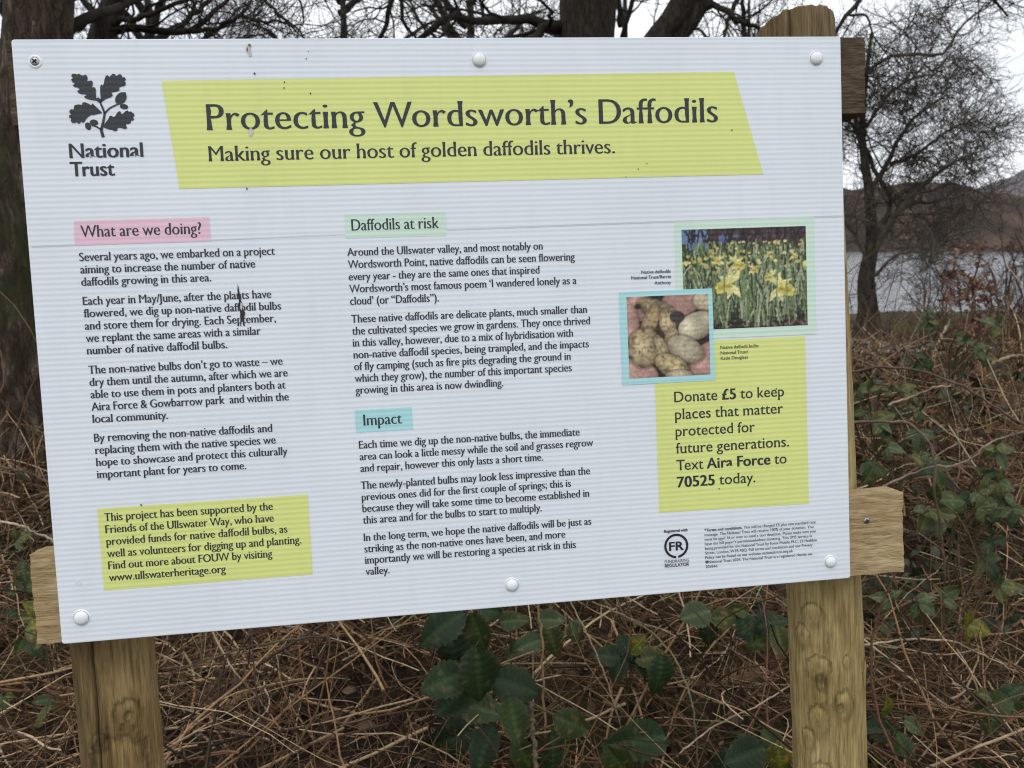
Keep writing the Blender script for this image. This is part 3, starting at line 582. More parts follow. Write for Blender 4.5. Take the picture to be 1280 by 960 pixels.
def bramble(label, Y, leaves, stem_px, group='leafy bramble plants', name='bramble_plant'):
    """leaves: (px, py, size_px, heading in the picture in degrees, kind)"""
    o = at(*stem_px, Y); o[2] = float(ground_z(o[0], o[1])); root = empty(name, tuple(o)); tag(root, label, 'bramble', group)
    stems = []
    for (lx, ly, s, hd, kind) in leaves:
        Yk = Y + rng.normal() * .05; p = at(lx, ly, Yk); size = s / FPX * Yk * 1.1
        a = R(hd); dirv = np.array([math.cos(a), -.25 - .3 * rng.random(), math.sin(a)]); dirv = norm(dirv)
        nrm = norm(np.array([.25 * rng.normal(), -.75, .75 + .2 * rng.normal()])); xax = norm(np.cross(dirv, nrm)); nrm = np.cross(xax, dirv)
        src = {'g': LEAVES, 'p': LEAVES_PALE, 'y': LEAVES_YEL}[kind]
        d = src[rng.integers(0, len(src))]; ob = bpy.data.objects.new('leaf', d); COL.objects.link(ob); ob.parent = root
        M = Matrix(np.stack([xax, dirv, nrm], 1).tolist()).to_4x4(); start = p - dirv * size * .5
        ob.matrix_local = Matrix.Translation(Vector((start - o).tolist())) @ M @ Matrix.Scale(size, 4)
        if kind == 'y': ob['label'] = 'yellowing bramble leaf'
        q0 = np.array([o[0] + .25 * (start[0] - o[0]), o[1] + .1 + .05 * rng.random(), start[2] - .12 - .1 * rng.random()])
        stems.append(resample([q0, (q0 + start) / 2 + np.array([0, .03, .03]), start], 8) - o)
    main = resample([np.zeros(3), np.mean(stems, 0)[0] * .6 + [0, .05, .0], np.mean(stems, 0)[4]], 8); stems.append(main)
    Pm = np.stack(stems); rr = np.full(Pm.shape[:2], .0014 * max(1, Y / 2)); rr[-1] = .003
    V, F = tubes(Pm, rr, 5); mesh_obj('stem', V, F, m_leafstem, root)
    return root
def scatter(n, cx, cy, rx, ry, s0, s1, pale=.3, yel=.02):
    """sprigs of three toothed leaflets each"""
    out = []; s0 *= .64; s1 *= .74; pale = min(.7, pale * 1.7)
    for _ in range(int(n * 1.2 / 3) + 1):
        k = rng.random(); kind = 'y' if k < yel else ('p' if k < yel + pale else 'g'); bx, by = cx + rx * (rng.random() * 2 - 1), cy + ry * (rng.random() * 2 - 1)
        h = rng.choice([-70, -110, -30, 210, -90, 150, 30, 80]) + rng.normal() * 20; sz = s0 + (s1 - s0) * rng.random()
        for da, f in ((0, 1.0), (78 + rng.normal() * 10, .82), (-78 + rng.normal() * 10, .8)):
            a = R(h + da); st = .62 if da == 0 else .5; out.append((bx + math.cos(a) * sz * f * st, by - math.sin(a) * sz * f * st, sz * f, h + da, kind))
    return out
bramble('leafy bramble with the largest dark leaves, at the bottom centre of the photo', 1.75,
        [(552, 782, 66, 200, 'g'), (596, 790, 48, -70, 'g'), (566, 812, 60, -80, 'g'), (556, 850, 62, 185, 'g'), (600, 846, 74, -80, 'g'), (645, 858, 66, -10, 'g'), (566, 876, 60, 215, 'g'), (600, 884, 58, 10, 'p'),
         (643, 902, 62, -75, 'g'), (568, 926, 76, 195, 'g'), (605, 938, 66, -115, 'g'), (692, 942, 60, -85, 'g'), (715, 906, 50, -20, 'g'), (655, 946, 50, -60, 'g')], (620, 960))
bramble('pale dusty bramble leaves hanging just under the board beside the upright tan stalk', 2.0,
        [(660, 806, 44, 190, 'p'), (690, 800, 46, -70, 'p'), (640, 775, 36, 20, 'g'), (612, 764, 34, 160, 'g'), (690, 775, 40, 10, 'p'), (642, 815, 34, 220, 'g'), (720, 790, 30, -60, 'p')], (665, 850))
bramble('bramble sprig with a yellowish top leaf, midway between the leaves and the right post', 1.95,
        [(760, 820, 40, 160, 'g'), (783, 812, 40, -60, 'g'), (772, 838, 36, -110, 'g'), (815, 822, 44, 20, 'p'), (826, 846, 52, -95, 'g'), (795, 806, 30, 70, 'y'), (808, 838, 30, -30, 'g')], (800, 890))
bramble('bramble leaves tucked against the left side of the right post', 1.95,
        [(868, 770, 46, 190, 'p'), (905, 772, 34, 20, 'p'), (935, 785, 40, -50, 'g'), (962, 778, 42, 30, 'g'), (975, 802, 40, -80, 'p'), (950, 800, 36, 200, 'g'), (885, 790, 36, -100, 'g'), (925, 762, 30, 150, 'p')], (930, 850))
bramble('broad leaved bramble at the bottom edge, left of the right post', 1.7,
        [(800, 925, 76, 175, 'g'), (770, 955, 50, -60, 'g'), (930, 945, 64, 190, 'g'), (968, 930, 44, -40, 'g'), (975, 950, 46, -80, 'y'), (905, 958, 44, -120, 'g')], (890, 975))
bramble('bramble cluster with yellow green leaves at the foot of the right post, right side', 1.75,
        [(1104, 912, 44, 10, 'g'), (1096, 942, 40, -100, 'y'), (1130, 938, 44, -70, 'g'), (1108, 884, 34, 90, 'y'), (1145, 908, 30, -20, 'p'), (1128, 958, 36, -120, 'g')], (1115, 975))
bramble('dark toothed bramble leaves in the bottom right corner', 1.8,
        [(1246, 882, 50, 190, 'g'), (1275, 905, 60, -70, 'g'), (1240, 908, 40, -110, 'p'), (1262, 868, 34, 60, 'g'), (1230, 868, 30, 150, 'p')], (1255, 960))
bramble('bramble leaves right of the pale rail end, level with its screw', 2.3, scatter(16, 1215, 665, 55, 40, 28, 44, .35), (1210, 760))
bramble('dense bramble leaves above the pale rail end', 2.6, scatter(22, 1120, 565, 55, 38, 22, 36, .35), (1120, 640))
bramble('bramble leaves at the right edge of the photo, just under the rising grey cane', 2.7, scatter(20, 1240, 600, 45, 42, 22, 38, .35), (1240, 680))
bramble('small far bramble leaves below the long arching cane', 3.2, scatter(24, 1110, 500, 50, 24, 16, 26, .3), (1110, 570))
bramble('bluish bramble leaves beneath the rusty sapling', 3.3, scatter(18, 1205, 425, 50, 40, 16, 28, .5), (1210, 520))
bramble('few low bramble leaves right of the right post, under the rail end', 2.1, scatter(10, 1180, 770, 80, 45, 26, 40, .4), (1180, 850))
bramble('small bramble leaves left of the left post in the bottom left corner', 2.0, scatter(12, 45, 850, 45, 80, 28, 44, .3), (40, 940))
bramble('dark bramble leaves at the left edge beside the pale left rail end', 2.4, scatter(10, 25, 720, 30, 60, 26, 44, .3), (20, 800))

# ------------------------------------------------------------------ the sign
SX, SY, SZ = -.00739, .96248, 0.0
sign = empty('information_sign', (SX, SY, SZ), (R(-7.1135), R(-1.8179), R(6.6296)))
tag(sign, 'white corrugated information board about daffodils, screwed to two wooden posts and rails', 'sign')
KZ = 1.384004                       # height of the board's centre along the posts
W2, H2 = .5945, .4205

def print_mat(name, c=None, rough=.42, attr=False, rib=True):
    """ink on fluted plastic sheet: the flutes show as fine level ribs through every colour"""
    m, nt, b, N, L = nodes(name)
    t = N('ShaderNodeTexCoord'); s = N('ShaderNodeSeparateXYZ'); L(t.outputs['Object'], s.inputs[0])
    k = N('ShaderNodeMath'); k.operation = 'MULTIPLY'; k.inputs[1].default_value = 2 * math.pi / .00748; L(s.outputs['Z'], k.inputs[0])
    sn = N('ShaderNodeMath'); sn.operation = 'SINE'; L(k.outputs[0], sn.inputs[0])
    n = N('ShaderNodeTexNoise'); n.inputs['Scale'].default_value = 6; n.inputs['Detail'].default_value = 6; L(t.outputs['Object'], n.inputs['Vector'])
    rr = ramp(N, [(.0, (.945, .948, .952)), (.5, (.964, .966, .968)), (.8, (1, 1, 1)), (1, (1.025, 1.025, 1.025))])
    half = N('ShaderNodeMath'); half.operation = 'MULTIPLY_ADD'; half.inputs[1].default_value = .5; half.inputs[2].default_value = .5; L(sn.outputs[0], half.inputs[0]); L(half.outputs[0], rr.inputs['Fac'])
    dirt = N('ShaderNodeMapRange'); dirt.inputs['From Min'].default_value = .3; dirt.inputs['From Max'].default_value = .7; dirt.inputs['To Min'].default_value = .97; dirt.inputs['To Max'].default_value = 1.02; L(n.outputs['Fac'], dirt.inputs['Value'])
    mg = N('ShaderNodeMapping'); mg.inputs['Scale'].default_value = (38, 1, 6); L(t.outputs['Object'], mg.inputs['Vector']); ng = N('ShaderNodeTexNoise'); ng.inputs['Scale'].default_value = 1; ng.inputs['Detail'].default_value = 5; ng.inputs['Roughness'].default_value = .6; L(mg.outputs['Vector'], ng.inputs['Vector'])
    gr = N('ShaderNodeMapRange'); gr.inputs['From Min'].default_value = .5; gr.inputs['From Max'].default_value = .78; gr.inputs['To Min'].default_value = 1.0; gr.inputs['To Max'].default_value = .955; L(ng.outputs['Fac'], gr.inputs['Value'])
    dg = N('ShaderNodeMath'); dg.operation = 'MULTIPLY'; L(dirt.outputs['Result'], dg.inputs[0]); L(gr.outputs['Result'], dg.inputs[1])
    v1 = N('ShaderNodeVectorMath'); v1.operation = 'SCALE'; L(rr.outputs['Color'], v1.inputs[0]); L(dg.outputs[0], v1.inputs['Scale'])
    v2 = N('ShaderNodeVectorMath'); v2.operation = 'MULTIPLY'; L(v1.outputs['Vector'], v2.inputs[0])
    if attr:
        a = N('ShaderNodeAttribute'); a.attribute_name = 'Col'; L(a.outputs['Color'], v2.inputs[1])
    else: v2.inputs[1].default_value = c
    L(v2.outputs['Vector'], b.inputs['Base Color'])
    bp = N('ShaderNodeBump'); bp.inputs['Strength'].default_value = .14; bp.inputs['Distance'].default_value = .0006; L(sn.outputs[0], bp.inputs['Height']); L(bp.outputs['Normal'], b.inputs['Normal'])
    b.inputs['Roughness'].default_value = rough; b.inputs['Specular IOR Level'].default_value = .35
    return m
m_white = print_mat('white_fluted_plastic', (.725, .77, .82))
m_yellow = print_mat('yellow_green_print', (.68, .74, .25)); m_pink = print_mat('pink_print', (.77, .52, .63)); m_mint = print_mat('mint_print', (.60, .76, .64)); m_aqua = print_mat('aqua_print', (.40, .70, .72))
m_ink = print_mat('charcoal_ink', (.028, .032, .038), .5); m_ink2 = print_mat('black_ink', (.016, .018, .022), .5)
m_photo = print_mat('printed_photo', attr=True)

PT = .008                           # sheet thickness; its face is at local y = 0
def rounded_outline(w, h, r=.004, n=5):
    pts = []
    for cx, cz, a0 in ((w - r, h - r, 0), (-w + r, h - r, 90), (-w + r, -h + r, 180), (w - r, -h + r, 270)):
        for k in range(n): a = R(a0 + 90 * k / (n - 1)); pts.append((cx + r * math.cos(a), cz + r * math.sin(a)))
    return pts
ol = rounded_outline(W2, H2); nO = len(ol)
e = .0009
V = [(x * (1 - e / W2), 0, KZ + z * (1 - e / H2)) for x, z in ol] + [(x, e, KZ + z) for x, z in ol] + [(x, PT, KZ + z) for x, z in ol]
F = [tuple(range(nO))] + [(i + nO * l, i + nO * (l + 1), (i + 1) % nO + nO * (l + 1), (i + 1) % nO + nO * l) for l in (0, 1) for i in range(nO)] + [tuple(reversed(range(2 * nO, 3 * nO)))]
panel = mesh_obj('panel', V, F, m_white, sign, smooth=False)

def flat(name, loops, y, mat, lab=None):
    """flat print: polygons (mm, board-centre coordinates) laid on the panel"""
    V, F = [], []
    for lp in loops:
        o = len(V); V += [(x / 1000, -y, KZ + z / 1000) for x, z in lp]
        for tri in tessellate_polygon([[Vector((x, z, 0)) for x, z in lp]]):
            a, b_, c = [Vector((*lp[q], 0)) for q in tri]
            t3 = [o + q for q in tri]
            F.append(t3 if (b_ - a).cross(c - a).z > 0 else t3[::-1])
    ob = mesh_obj(name, V, F, mat, panel, smooth=False)
    if lab: ob['label'] = lab
    return ob
flat('title_banner', [[(-402.4, 363.6), (423.5, 369.4), (466.1, 216.2), (-388.7, 215.2)]], .0003, m_yellow)
flat('heading_box', [[(-532.6, 175.0), (-351.2, 175.0), (-350.8, 141.2), (-533.4, 141.1)]], .0003, m_pink, 'pink heading box')
flat('heading_box', [[(-163.4, 173.7), (-18.2, 173.2), (-18.5, 138.6), (-163.8, 139.2)]], .0003, m_mint, 'pale green heading box')
flat('heading_box', [[(-165.0, -109.2), (-82.5, -109), (-82.8, -142.2), (-165.5, -142.3)]], .0003, m_aqua, 'blue green heading box')
flat('support_box', [[(-531.8, -228.9), (-239.6, -228.5), (-240.0, -347.3), (-531.8, -347.8)]], .0003, m_yellow)
flat('donation_box', [[(285.6, -32.4), (527, -32.6), (527.4, -296), (285.6, -292.8)]], .0003, m_yellow)
flat('photo_border', [[(324, 148.6), (545.6, 151), (545.2, -30.4), (323.6, -28.5)]], .0005, m_mint, 'pale green photo border')
flat('photo_border', [[(235.3, 46.6), (379.8, 46.8), (380.6, -93.6), (235.1, -93.4)]], .0009, m_aqua, 'blue green photo border')

# ---- the two printed photographs, painted pixel by pixel into vertex colours of a fine grid
def grid_print(name, x0, x1, z0, z1, img, y, lab):
    h, w, _ = img.shape
    X, Z = np.meshgrid(np.linspace(x0, x1, w), np.linspace(z1, z0, h))
    V = np.stack([X / 1000, np.full_like(X, -y), KZ + Z / 1000], -1).reshape(-1, 3)
    ob = mesh_obj(name, V, gridfaces(h, w)[:, ::-1], m_photo, panel, col=img.reshape(-1, 3), smooth=False); ob['label'] = lab
    return ob
def s2l(c): c = np.asarray(c, float) / 255; return np.where(c <= .04045, c / 12.92, ((c + .055) / 1.055) ** 2.4)
def smooth_noise(h, w, cell, seed):
    r = np.random.default_rng(seed); g = r.random((h // cell + 3, w // cell + 3)); yy, xx = np.mgrid[0:h, 0:w] / cell
    i, j = yy.astype(int), xx.astype(int); a, b_ = yy - i, xx - j; a = a * a * (3 - 2 * a); b_ = b_ * b_ * (3 - 2 * b_)
    return g[i, j] * (1 - a) * (1 - b_) + g[i + 1, j] * a * (1 - b_) + g[i, j + 1] * (1 - a) * b_ + g[i + 1, j + 1] * a * b_
def paint_line(img, x0, y0, x1, y1, w, c, bend=0.0):
    n = int(max(abs(x1 - x0), abs(y1 - y0))) * 2 + 2
    for k in range(n):
        t = k / (n - 1); x = x0 + (x1 - x0) * t + bend * math.sin(math.pi * t); y = y0 + (y1 - y0) * t
        ww = max(1, w * (1 - .6 * t)); a, b_ = int(round(x - ww / 2)), int(round(x + ww / 2)) + (1 if ww < 1.5 else 0)
        if 0 <= int(y) < img.shape[0]: img[int(y), max(0, a):max(0, b_)] = c
def paint_poly(img, pts, c):
    h, w, _ = img.shape; yy, xx = np.mgrid[0:h, 0:w]; ins = np.zeros((h, w), bool); n = len(pts)
    for i in range(n):
        (xa, ya), (xb, yb) = pts[i], pts[(i + 1) % n]
        if ya == yb: continue
        cond = ((ya > yy) != (yb > yy)) & (xx < (xb - xa) * (yy - ya) / (yb - ya) + xa); ins ^= cond
    img[ins] = c
def soften(a):
    p = np.pad(a, ((1, 1), (1, 1), (0, 0)), mode='edge'); return .36 * a + .16 * (p[:-2, 1:-1] + p[2:, 1:-1] + p[1:-1, :-2] + p[1:-1, 2:])
def daffodil_picture():
    h, w = 160, 204; r = np.random.default_rng(4); img = np.zeros((h, w, 3)); yy, xx = np.mgrid[0:h, 0:w]
    n1, n2 = smooth_noise(h, w, 9, 1), smooth_noise(h, w, 3, 2)
    img[:] = s2l((52, 44, 40)); img += (n2 * n1)[..., None] * s2l((120, 100, 84))
    top = yy < 26; img[top] = s2l((48, 38, 40)) + (n1 * n2)[top][:, None] * s2l((110, 90, 92))
    blue = (xx < 44) & (yy < 34) & (n1 + .4 * n2 > .55); img[blue] = s2l((110, 136, 176)); blue = (xx > 60) & (xx < 92) & (yy > 10) & (yy < 22) & (n1 > .5); img[blue] = s2l((92, 110, 150))
    for _ in range(60):
        x = r.random() * w; paint_line(img, x, 30 * r.random() + 6, x + r.normal() * 10, -2, 1, s2l((40, 30, 30)))
    G = [s2l(c) for c in ((74, 92, 52), (98, 118, 74), (126, 142, 100), (172, 180, 144), (44, 54, 32), (116, 124, 104), (40, 50, 34))]
    for _ in range(1900):
        y0 = 28 + 100 * r.random() ** .8; x = r.random() * w; l = 10 + 30 * (y0 / h) * r.random() + 8
        paint_line(img, x, y0 + 12, x + r.normal() * 4, y0 + 12 - l, 1 + (y0 > 80) * r.random(), G[r.integers(0, 7)], r.normal() * 2)
    Yc = [s2l(c) for c in ((226, 214, 124), (206, 194, 100), (236, 228, 160), (190, 180, 96), (218, 206, 150))]
    for _ in range(70):
        y = 22 + 46 * r.random() ** 1.5; x = r.random() * w
        if x < 40 and y < 34: continue
        s = 1.2 + y / 26 * r.random(); paint_poly(img, [(x + s * math.cos(a) * (1 + .5 * r.random()), y + .8 * s * math.sin(a) * (1 + .5 * r.random())) for a in np.linspace(0, 5.6, 7)], Yc[r.integers(0, 5)])
    dk = (yy > 118 + 12 * n1 + 10 * np.sin(xx / 25)); base = s2l((44, 36, 32)) + ((n2 > .62) * n1)[..., None] * s2l((130, 108, 96)); img[dk] = base[dk]
    for _ in range(120):
        x = r.random() * w; y0 = 125 + 30 * r.random(); paint_line(img, x, y0, x + r.normal() * 9, y0 - 40 - 40 * r.random(), 2.2, G[r.integers(0, 6)], r.normal() * 4)
    for x, yb in ((66, 158), (104, 150), (118, 158), (122, 150), (136, 156), (170, 140), (182, 132)):
        for k in range(3): paint_line(img, x + r.normal() * 3, yb, x + r.normal() * 10, yb - 70 - 20 * r.random(), 3, G[1 + k], r.normal() * 5)
    def daff(cx, cy, s, flip=1):
        for a in (200, 150, 100, 60, 300, 250):
            ca, sa = math.cos(R(a)) * flip, -math.sin(R(a)); paint_poly(img, [(cx, cy), (cx + s * (.5 * ca - .22 * sa), cy + s * (.5 * sa + .22 * ca)), (cx + s * 1.05 * ca, cy + s * 1.05 * sa), (cx + s * (.5 * ca + .22 * sa), cy + s * (.5 * sa - .22 * ca))], Yc[2] * (.75 + .3 * r.random()))
        paint_poly(img, [(cx, cy - s * .25), (cx - flip * s * .95, cy - s * .12), (cx - flip * s * 1.15, cy + s * .15), (cx - flip * s * 1.0, cy + s * .62), (cx - flip * s * .6, cy + s * .55), (cx, cy + s * .28)], s2l((214, 202, 110)))
        paint_poly(img, [(cx - flip * s * .1, cy + s * .02), (cx - flip * s * .95, cy + s * .12), (cx - flip * s * .9, cy + s * .35), (cx, cy + s * .2)], s2l((176, 160, 66)))
        paint_line(img, cx, cy, cx + flip * s * .8, cy - s * .5, 2.5, G[1], 2); paint_line(img, cx + flip * s * .8, cy - s * .5, cx + flip * s * .9, 156, 2.5, G[2], -3)
    for _ in range(260):                                  # blades standing in front of the blooms
        y0 = 60 + 70 * r.random(); x = r.random() * w; paint_line(img, x, y0 + 20, x + r.normal() * 5, y0 - 14 * r.random(), 1, G[r.integers(0, 7)], r.normal() * 2)
    for _ in range(45):
        y = 30 + 40 * r.random(); x = r.random() * w; q = 1.5 + y / 22 * r.random(); paint_poly(img, [(x + q * math.cos(a) * (1 + .6 * r.random()), y + .7 * q * math.sin(a) * (1 + .6 * r.random())) for a in np.linspace(0, 5.6, 7)], Yc[r.integers(0, 5)] * (.6 + .4 * r.random()))
    daff(80, 88, 25, 1); daff(154, 96, 25, -1); daff(84, 56, 16, -1); daff(146, 78, 12, 1); daff(180, 46, 8, -1); daff(62, 50, 9, 1); daff(112, 66, 10, -1)
    img = soften(img); n4 = smooth_noise(h, w, 2, 9)
    return np.clip(img * (.55 + .35 * n2 + .3 * n4)[..., None], .004, .9)
def bulb_picture():
    h, w = 150, 152; yy, xx = np.mgrid[0:h, 0:w].astype(float); n1, n2, n3 = smooth_noise(h, w, 14, 5), smooth_noise(h, w, 4, 6), smooth_noise(h, w, 2, 7)
    img = s2l((60, 44, 36)) + (n1 * .3)[..., None] * s2l((110, 84, 70)); img = np.broadcast_to(img, (h, w, 3)).copy()
    def blob(cx, cy, rx, ry, ang, c0, c1, streak=0.0):
        a = R(ang); u = ((xx - cx) * math.cos(a) + (yy - cy) * math.sin(a)) / rx; v = (-(xx - cx) * math.sin(a) + (yy - cy) * math.cos(a)) / ry
        q = u * u + v * v + (n2 - .5) * .08; rim = (u * u + v * v < 1.28); img[rim] *= .62; ins = q < 1; f = np.sqrt(np.clip(1 - q, 0, 1))
        f = np.clip(f * .75 + .35 * (-(u * .3 + v * .55)) + .22, 0, 1); st = 1 - streak * .5 * (np.sin(v * 9 + n1 * 9) > .4) * n2 - streak * .35 * (n3 > .7) * n1 - streak * .35 * (np.sin(u * 11 + n2 * 5) > .6)
        col = (s2l(c0)[None, None] * (1 - f[..., None]) + s2l(c1)[None, None] * f[..., None]) * st[..., None]; img[ins] = col[ins]
    SK0, SK1 = (122, 86, 78), (206, 164, 150); B0, B1 = (84, 58, 30), (242, 226, 190)
    blob(18, 20, 34, 26, 0, SK0, SK1); blob(105, 8, 46, 30, -30, SK0, SK1); blob(10, 146, 46, 34, 20, SK0, SK1); blob(146, 130, 34, 44, 30, SK0, SK1); blob(6, 50, 16, 34, 0, SK0, SK1)
    blob(58, 26, 40, 17, 24, B0, (196, 176, 138), 1); blob(74, 50, 15, 26, -12, B0, (206, 184, 144), 1); blob(146, 14, 24, 18, 10, B0, B1, .6)
    blob(40, 52, 14, 40, 22, B0, (206, 180, 134), 1); blob(30, 94, 31, 36, 8, (86, 60, 30), (222, 200, 156), 1); blob(20, 18, 6, 5, 0, (40, 30, 24), (80, 62, 48), 1)
    blob(128, 58, 36, 25, -22, B0, (240, 230, 196), .5); blob(80, 76, 11, 17, 30, B0, (204, 182, 140), 1); blob(106, 100, 36, 23, 28, (84, 66, 42), (226, 212, 180), .6)
    blob(62, 100, 12, 30, -20, B0, (214, 194, 150), 1); blob(80, 130, 34, 20, 28, B0, (220, 200, 150), 1); blob(92, 148, 26, 11, 0, (96, 74, 60), (206, 186, 160), .4)
    dark = ((xx - 92) / 14) ** 2 + ((yy - 40) / 11) ** 2 < 1; img[dark] = s2l((46, 36, 34)) + n2[dark][:, None] * .03
    img = soften(soften(img)) * (.62 + .75 * smooth_noise(h, w, 22, 12) * (.6 + .8 * n1))[..., None]
    return np.clip(img * (.52 + .5 * n3[..., None] * n2[..., None] + .12), .004, .8)
grid_print('printed_photo', 334.6, 531.6, -15.6, 136.4, daffodil_picture(), .0007, 'photo of wild daffodils in grass')
grid_print('printed_photo', 246, 373.2, -84.2, 38.8, bulb_picture(), .0011, 'photo of bulbs held in a hand')

# ---- lettering: the built-in typeface drawn out to outlines, its uprights thickened more than its cross strokes
CH = sorted(set("".join(map(chr, range(33, 127))) + "£©–‘’“”"))
def load_glyphs():
    cu = bpy.data.curves.new('letters', 'FONT'); cu.body = "\n".join(["HH"] + ["H" + c + "H" for c in CH]); cu.size = 1; cu.space_line = 3.0; cu.resolution_u = 5
    ob = bpy.data.objects.new('letters', cu); COL.objects.link(ob)
    bpy.context.view_layer.objects.active = ob; ob.select_set(True); bpy.ops.object.convert(target='CURVE')
    rows = {}
    for s in ob.data.splines:
        bps = s.bezier_points; pts = []; n = len(bps)
        for i in range(n):
            a, b_ = bps[i], bps[(i + 1) % n]; P0, P1, P2, P3 = [np.array(q[:2]) for q in (a.co, a.handle_right, b_.handle_left, b_.co)]
            flatd = np.linalg.norm(P1 - P0 - (P3 - P0) / 3) + np.linalg.norm(P2 - P0 - (P3 - P0) * 2 / 3); k = 1 if flatd < .004 else 5
            for q in range(k): t = q / k; pts.append((1-t)**3*P0 + 3*t*(1-t)**2*P1 + 3*t*t*(1-t)*P2 + t**3*P3)
        q = np.array(pts); keep = np.linalg.norm(q - np.roll(q, 1, 0), axis=1) > .012 * .7; q = q[keep]
        if len(q) > 2: rows.setdefault(-round((q[:, 1].mean() - .3) / 3.0), []).append(q)
    bpy.data.objects.remove(ob)
    hh = sorted(rows[0], key=lambda q: q[:, 0].min()); hadv = hh[1][:, 0].min() - hh[0][:, 0].min(); hw0 = hh[0][:, 0].min(); cap = hh[0][:, 1].max() - hh[0][:, 1].min()
    base = hh[0][:, 1].min(); G = {}
    for k, c in enumerate(CH):
        sp = sorted(rows[k + 1], key=lambda q: q[:, 0].max()); last = sp[-1]; first = min(sp[:-1], key=lambda q: q[:, 0].min())
        by = last[:, 1].min(); rest = [q for q in sp[:-1] if q is not first]; x0 = hw0 + hadv
        adv = last[:, 0].min() - x0 - hw0 + 0.0
        G[c] = ([np.stack([q[:, 0] - x0, q[:, 1] - by], -1) / cap for q in rest], (last[:, 0].min() - hw0 - hadv) / cap)
    G[' '] = ([], .38)
    return G
def flare(q):
    """splay the ends of upright stems a little, like a chiselled letter"""
    n = len(q); ed = np.roll(q, -1, 0) - q; out = [[p] for p in q.copy()]; L_ = np.linalg.norm(ed, axis=1)
    for i in range(n):                                   # edge i runs from q[i] to q[i+1]
        if abs(ed[i, 1]) < .03 and .08 < L_[i] < .2:
            for vtx, nb, sgn in ((i, (i - 1) % n, -1), ((i + 1) % n, (i + 1) % n, 1)):
                e_ = ed[nb]
                if abs(e_[0]) < .12 * abs(e_[1]) + .01 and L_[nb] > .22:
                    d = -e_ / L_[nb] if sgn < 0 else e_ / L_[nb]; mid = q[vtx] + d * min(.2, .45 * L_[nb])
                    push = np.array([(q[vtx] - q[(i + 1) % n if vtx == i else i])[0], 0]); push /= np.linalg.norm(push) + 1e-9
                    tip = q[vtx] + push * .028
                    cur = out[vtx]; out[vtx] = [mid, tip] if sgn < 0 else [tip, mid]
    return np.array([p for l in out for p in l])
GL = load_glyphs()
GLR = GL
GL = {c: ([flare(q) for q in lp], adv) for c, (lp, adv) in GL.items()}
CACHE = {}
def glyph(c, dx, dy):
    key = (c, dx, dy)
    if key in CACHE: return CACHE[key]
    loops, adv = (GLR if dx > .04 else GL)[c]; V, F = [], []
    if loops:
        big = max(loops, key=lambda q: np.ptp(q[:, 0]) * np.ptp(q[:, 1])); area = .5 * np.sum(big[:, 0] * np.roll(big[:, 1], -1) - np.roll(big[:, 0], -1) * big[:, 1]); sg = 1 if area > 0 else -1
        out = []
        for q in loops:
            e1 = norm(q - np.roll(q, 1, 0)); e2 = norm(np.roll(q, -1, 0) - q)
            n1 = np.stack([e1[:, 1], -e1[:, 0]], -1) * sg; n2 = np.stack([e2[:, 1], -e2[:, 0]], -1) * sg; nn = norm(n1 + n2)
            out.append(q + np.clip(nn * 1.25, -1, 1) * np.array([dx, dy]))
        ar = [.5 * np.sum(q[:, 0] * np.roll(q[:, 1], -1) - np.roll(q[:, 0], -1) * q[:, 1]) * sg for q in out]; flatv = np.zeros((0, 2)); tris = []
        for q, A in zip(out, ar):                       # each outer contour is filled on its own, with the holes inside it
            if A <= 0: continue
            grp = [q] + [h for h, B in zip(out, ar) if B <= 0 and q[:, 0].min() < h[:, 0].mean() < q[:, 0].max() and q[:, 1].min() < h[:, 1].mean() < q[:, 1].max()]
            tris += [tuple(i + len(flatv) for i in t3) for t3 in tessellate_polygon([[Vector((*p, 0)) for p in w_] for w_ in grp])]
            flatv = np.concatenate([flatv] + grp)
        V = flatv
        for t3 in tris:
            a, b_, c_ = flatv[list(t3)]; cr = (b_[0]-a[0])*(c_[1]-a[1])-(b_[1]-a[1])*(c_[0]-a[0]); F.append(tuple(t3) if cr > 0 else tuple(t3[::-1]))
    CACHE[key] = (V, F, adv); return CACHE[key]
KERN = {('T', 'r'): -.09, ('T', 'e'): -.10, ('W', 'o'): -.05, ('W', 'a'): -.05, ('F', 'o'): -.03, ('P', 'o'): -.02, ('r', 't'): -.02, ('y', '.'): -.05, ('A', 'i'): -.0, ('’', 's'): -.04, ('s', '’'): .0, ('t', 'y'): -.02, ('D', 'a'): -.02, ('w', 'a'): -.02, ('v', 'e'): -.02}
def text(name, lines, y, mat, dx=.022, dy=-.006, cap=None, bold=None, lab=None):
    """lines: (string, x left, baseline z, width) in mm; cap = capital height in mm; *bold* words between asterisks when bold is given"""
    V, F = [], []
    for s, x, z, wd in lines:
        items = []; pen = 0; heavy = False; prev = None; first = True
        for c in s:
            if bold and c == '|': heavy = not heavy; continue
            g = glyph(c, *(bold if heavy else (dx, dy))) if c != ' ' else ([], [], .36); pen += KERN.get((prev, c), 0)
            items.append((pen, g)); pen += g[2] + (.03 if heavy else .012); prev = c
        xs0 = min(p + v[0][:, 0].min() for p, v in items if len(v[0])); xs1 = max(p + v[0][:, 0].max() for p, v in items if len(v[0]))
        sx = wd / (xs1 - xs0)
        for p, (gv, gf, _) in items:
            if not len(gv): continue
            o = len(V); V += [((x + (p + vx - xs0) * sx) / 1000, -y, KZ + (z + vz * cap) / 1000) for vx, vz in gv]; F += [tuple(o + q for q in t3) for t3 in gf]
    ob = mesh_obj(name, V, F, mat, panel, smooth=False)
    if lab: ob['label'] = lab
    return ob
def lines(x, z0, pitch, rows): return [(s, x, z0 - k * pitch, w) for k, (s, w) in enumerate(rows)]

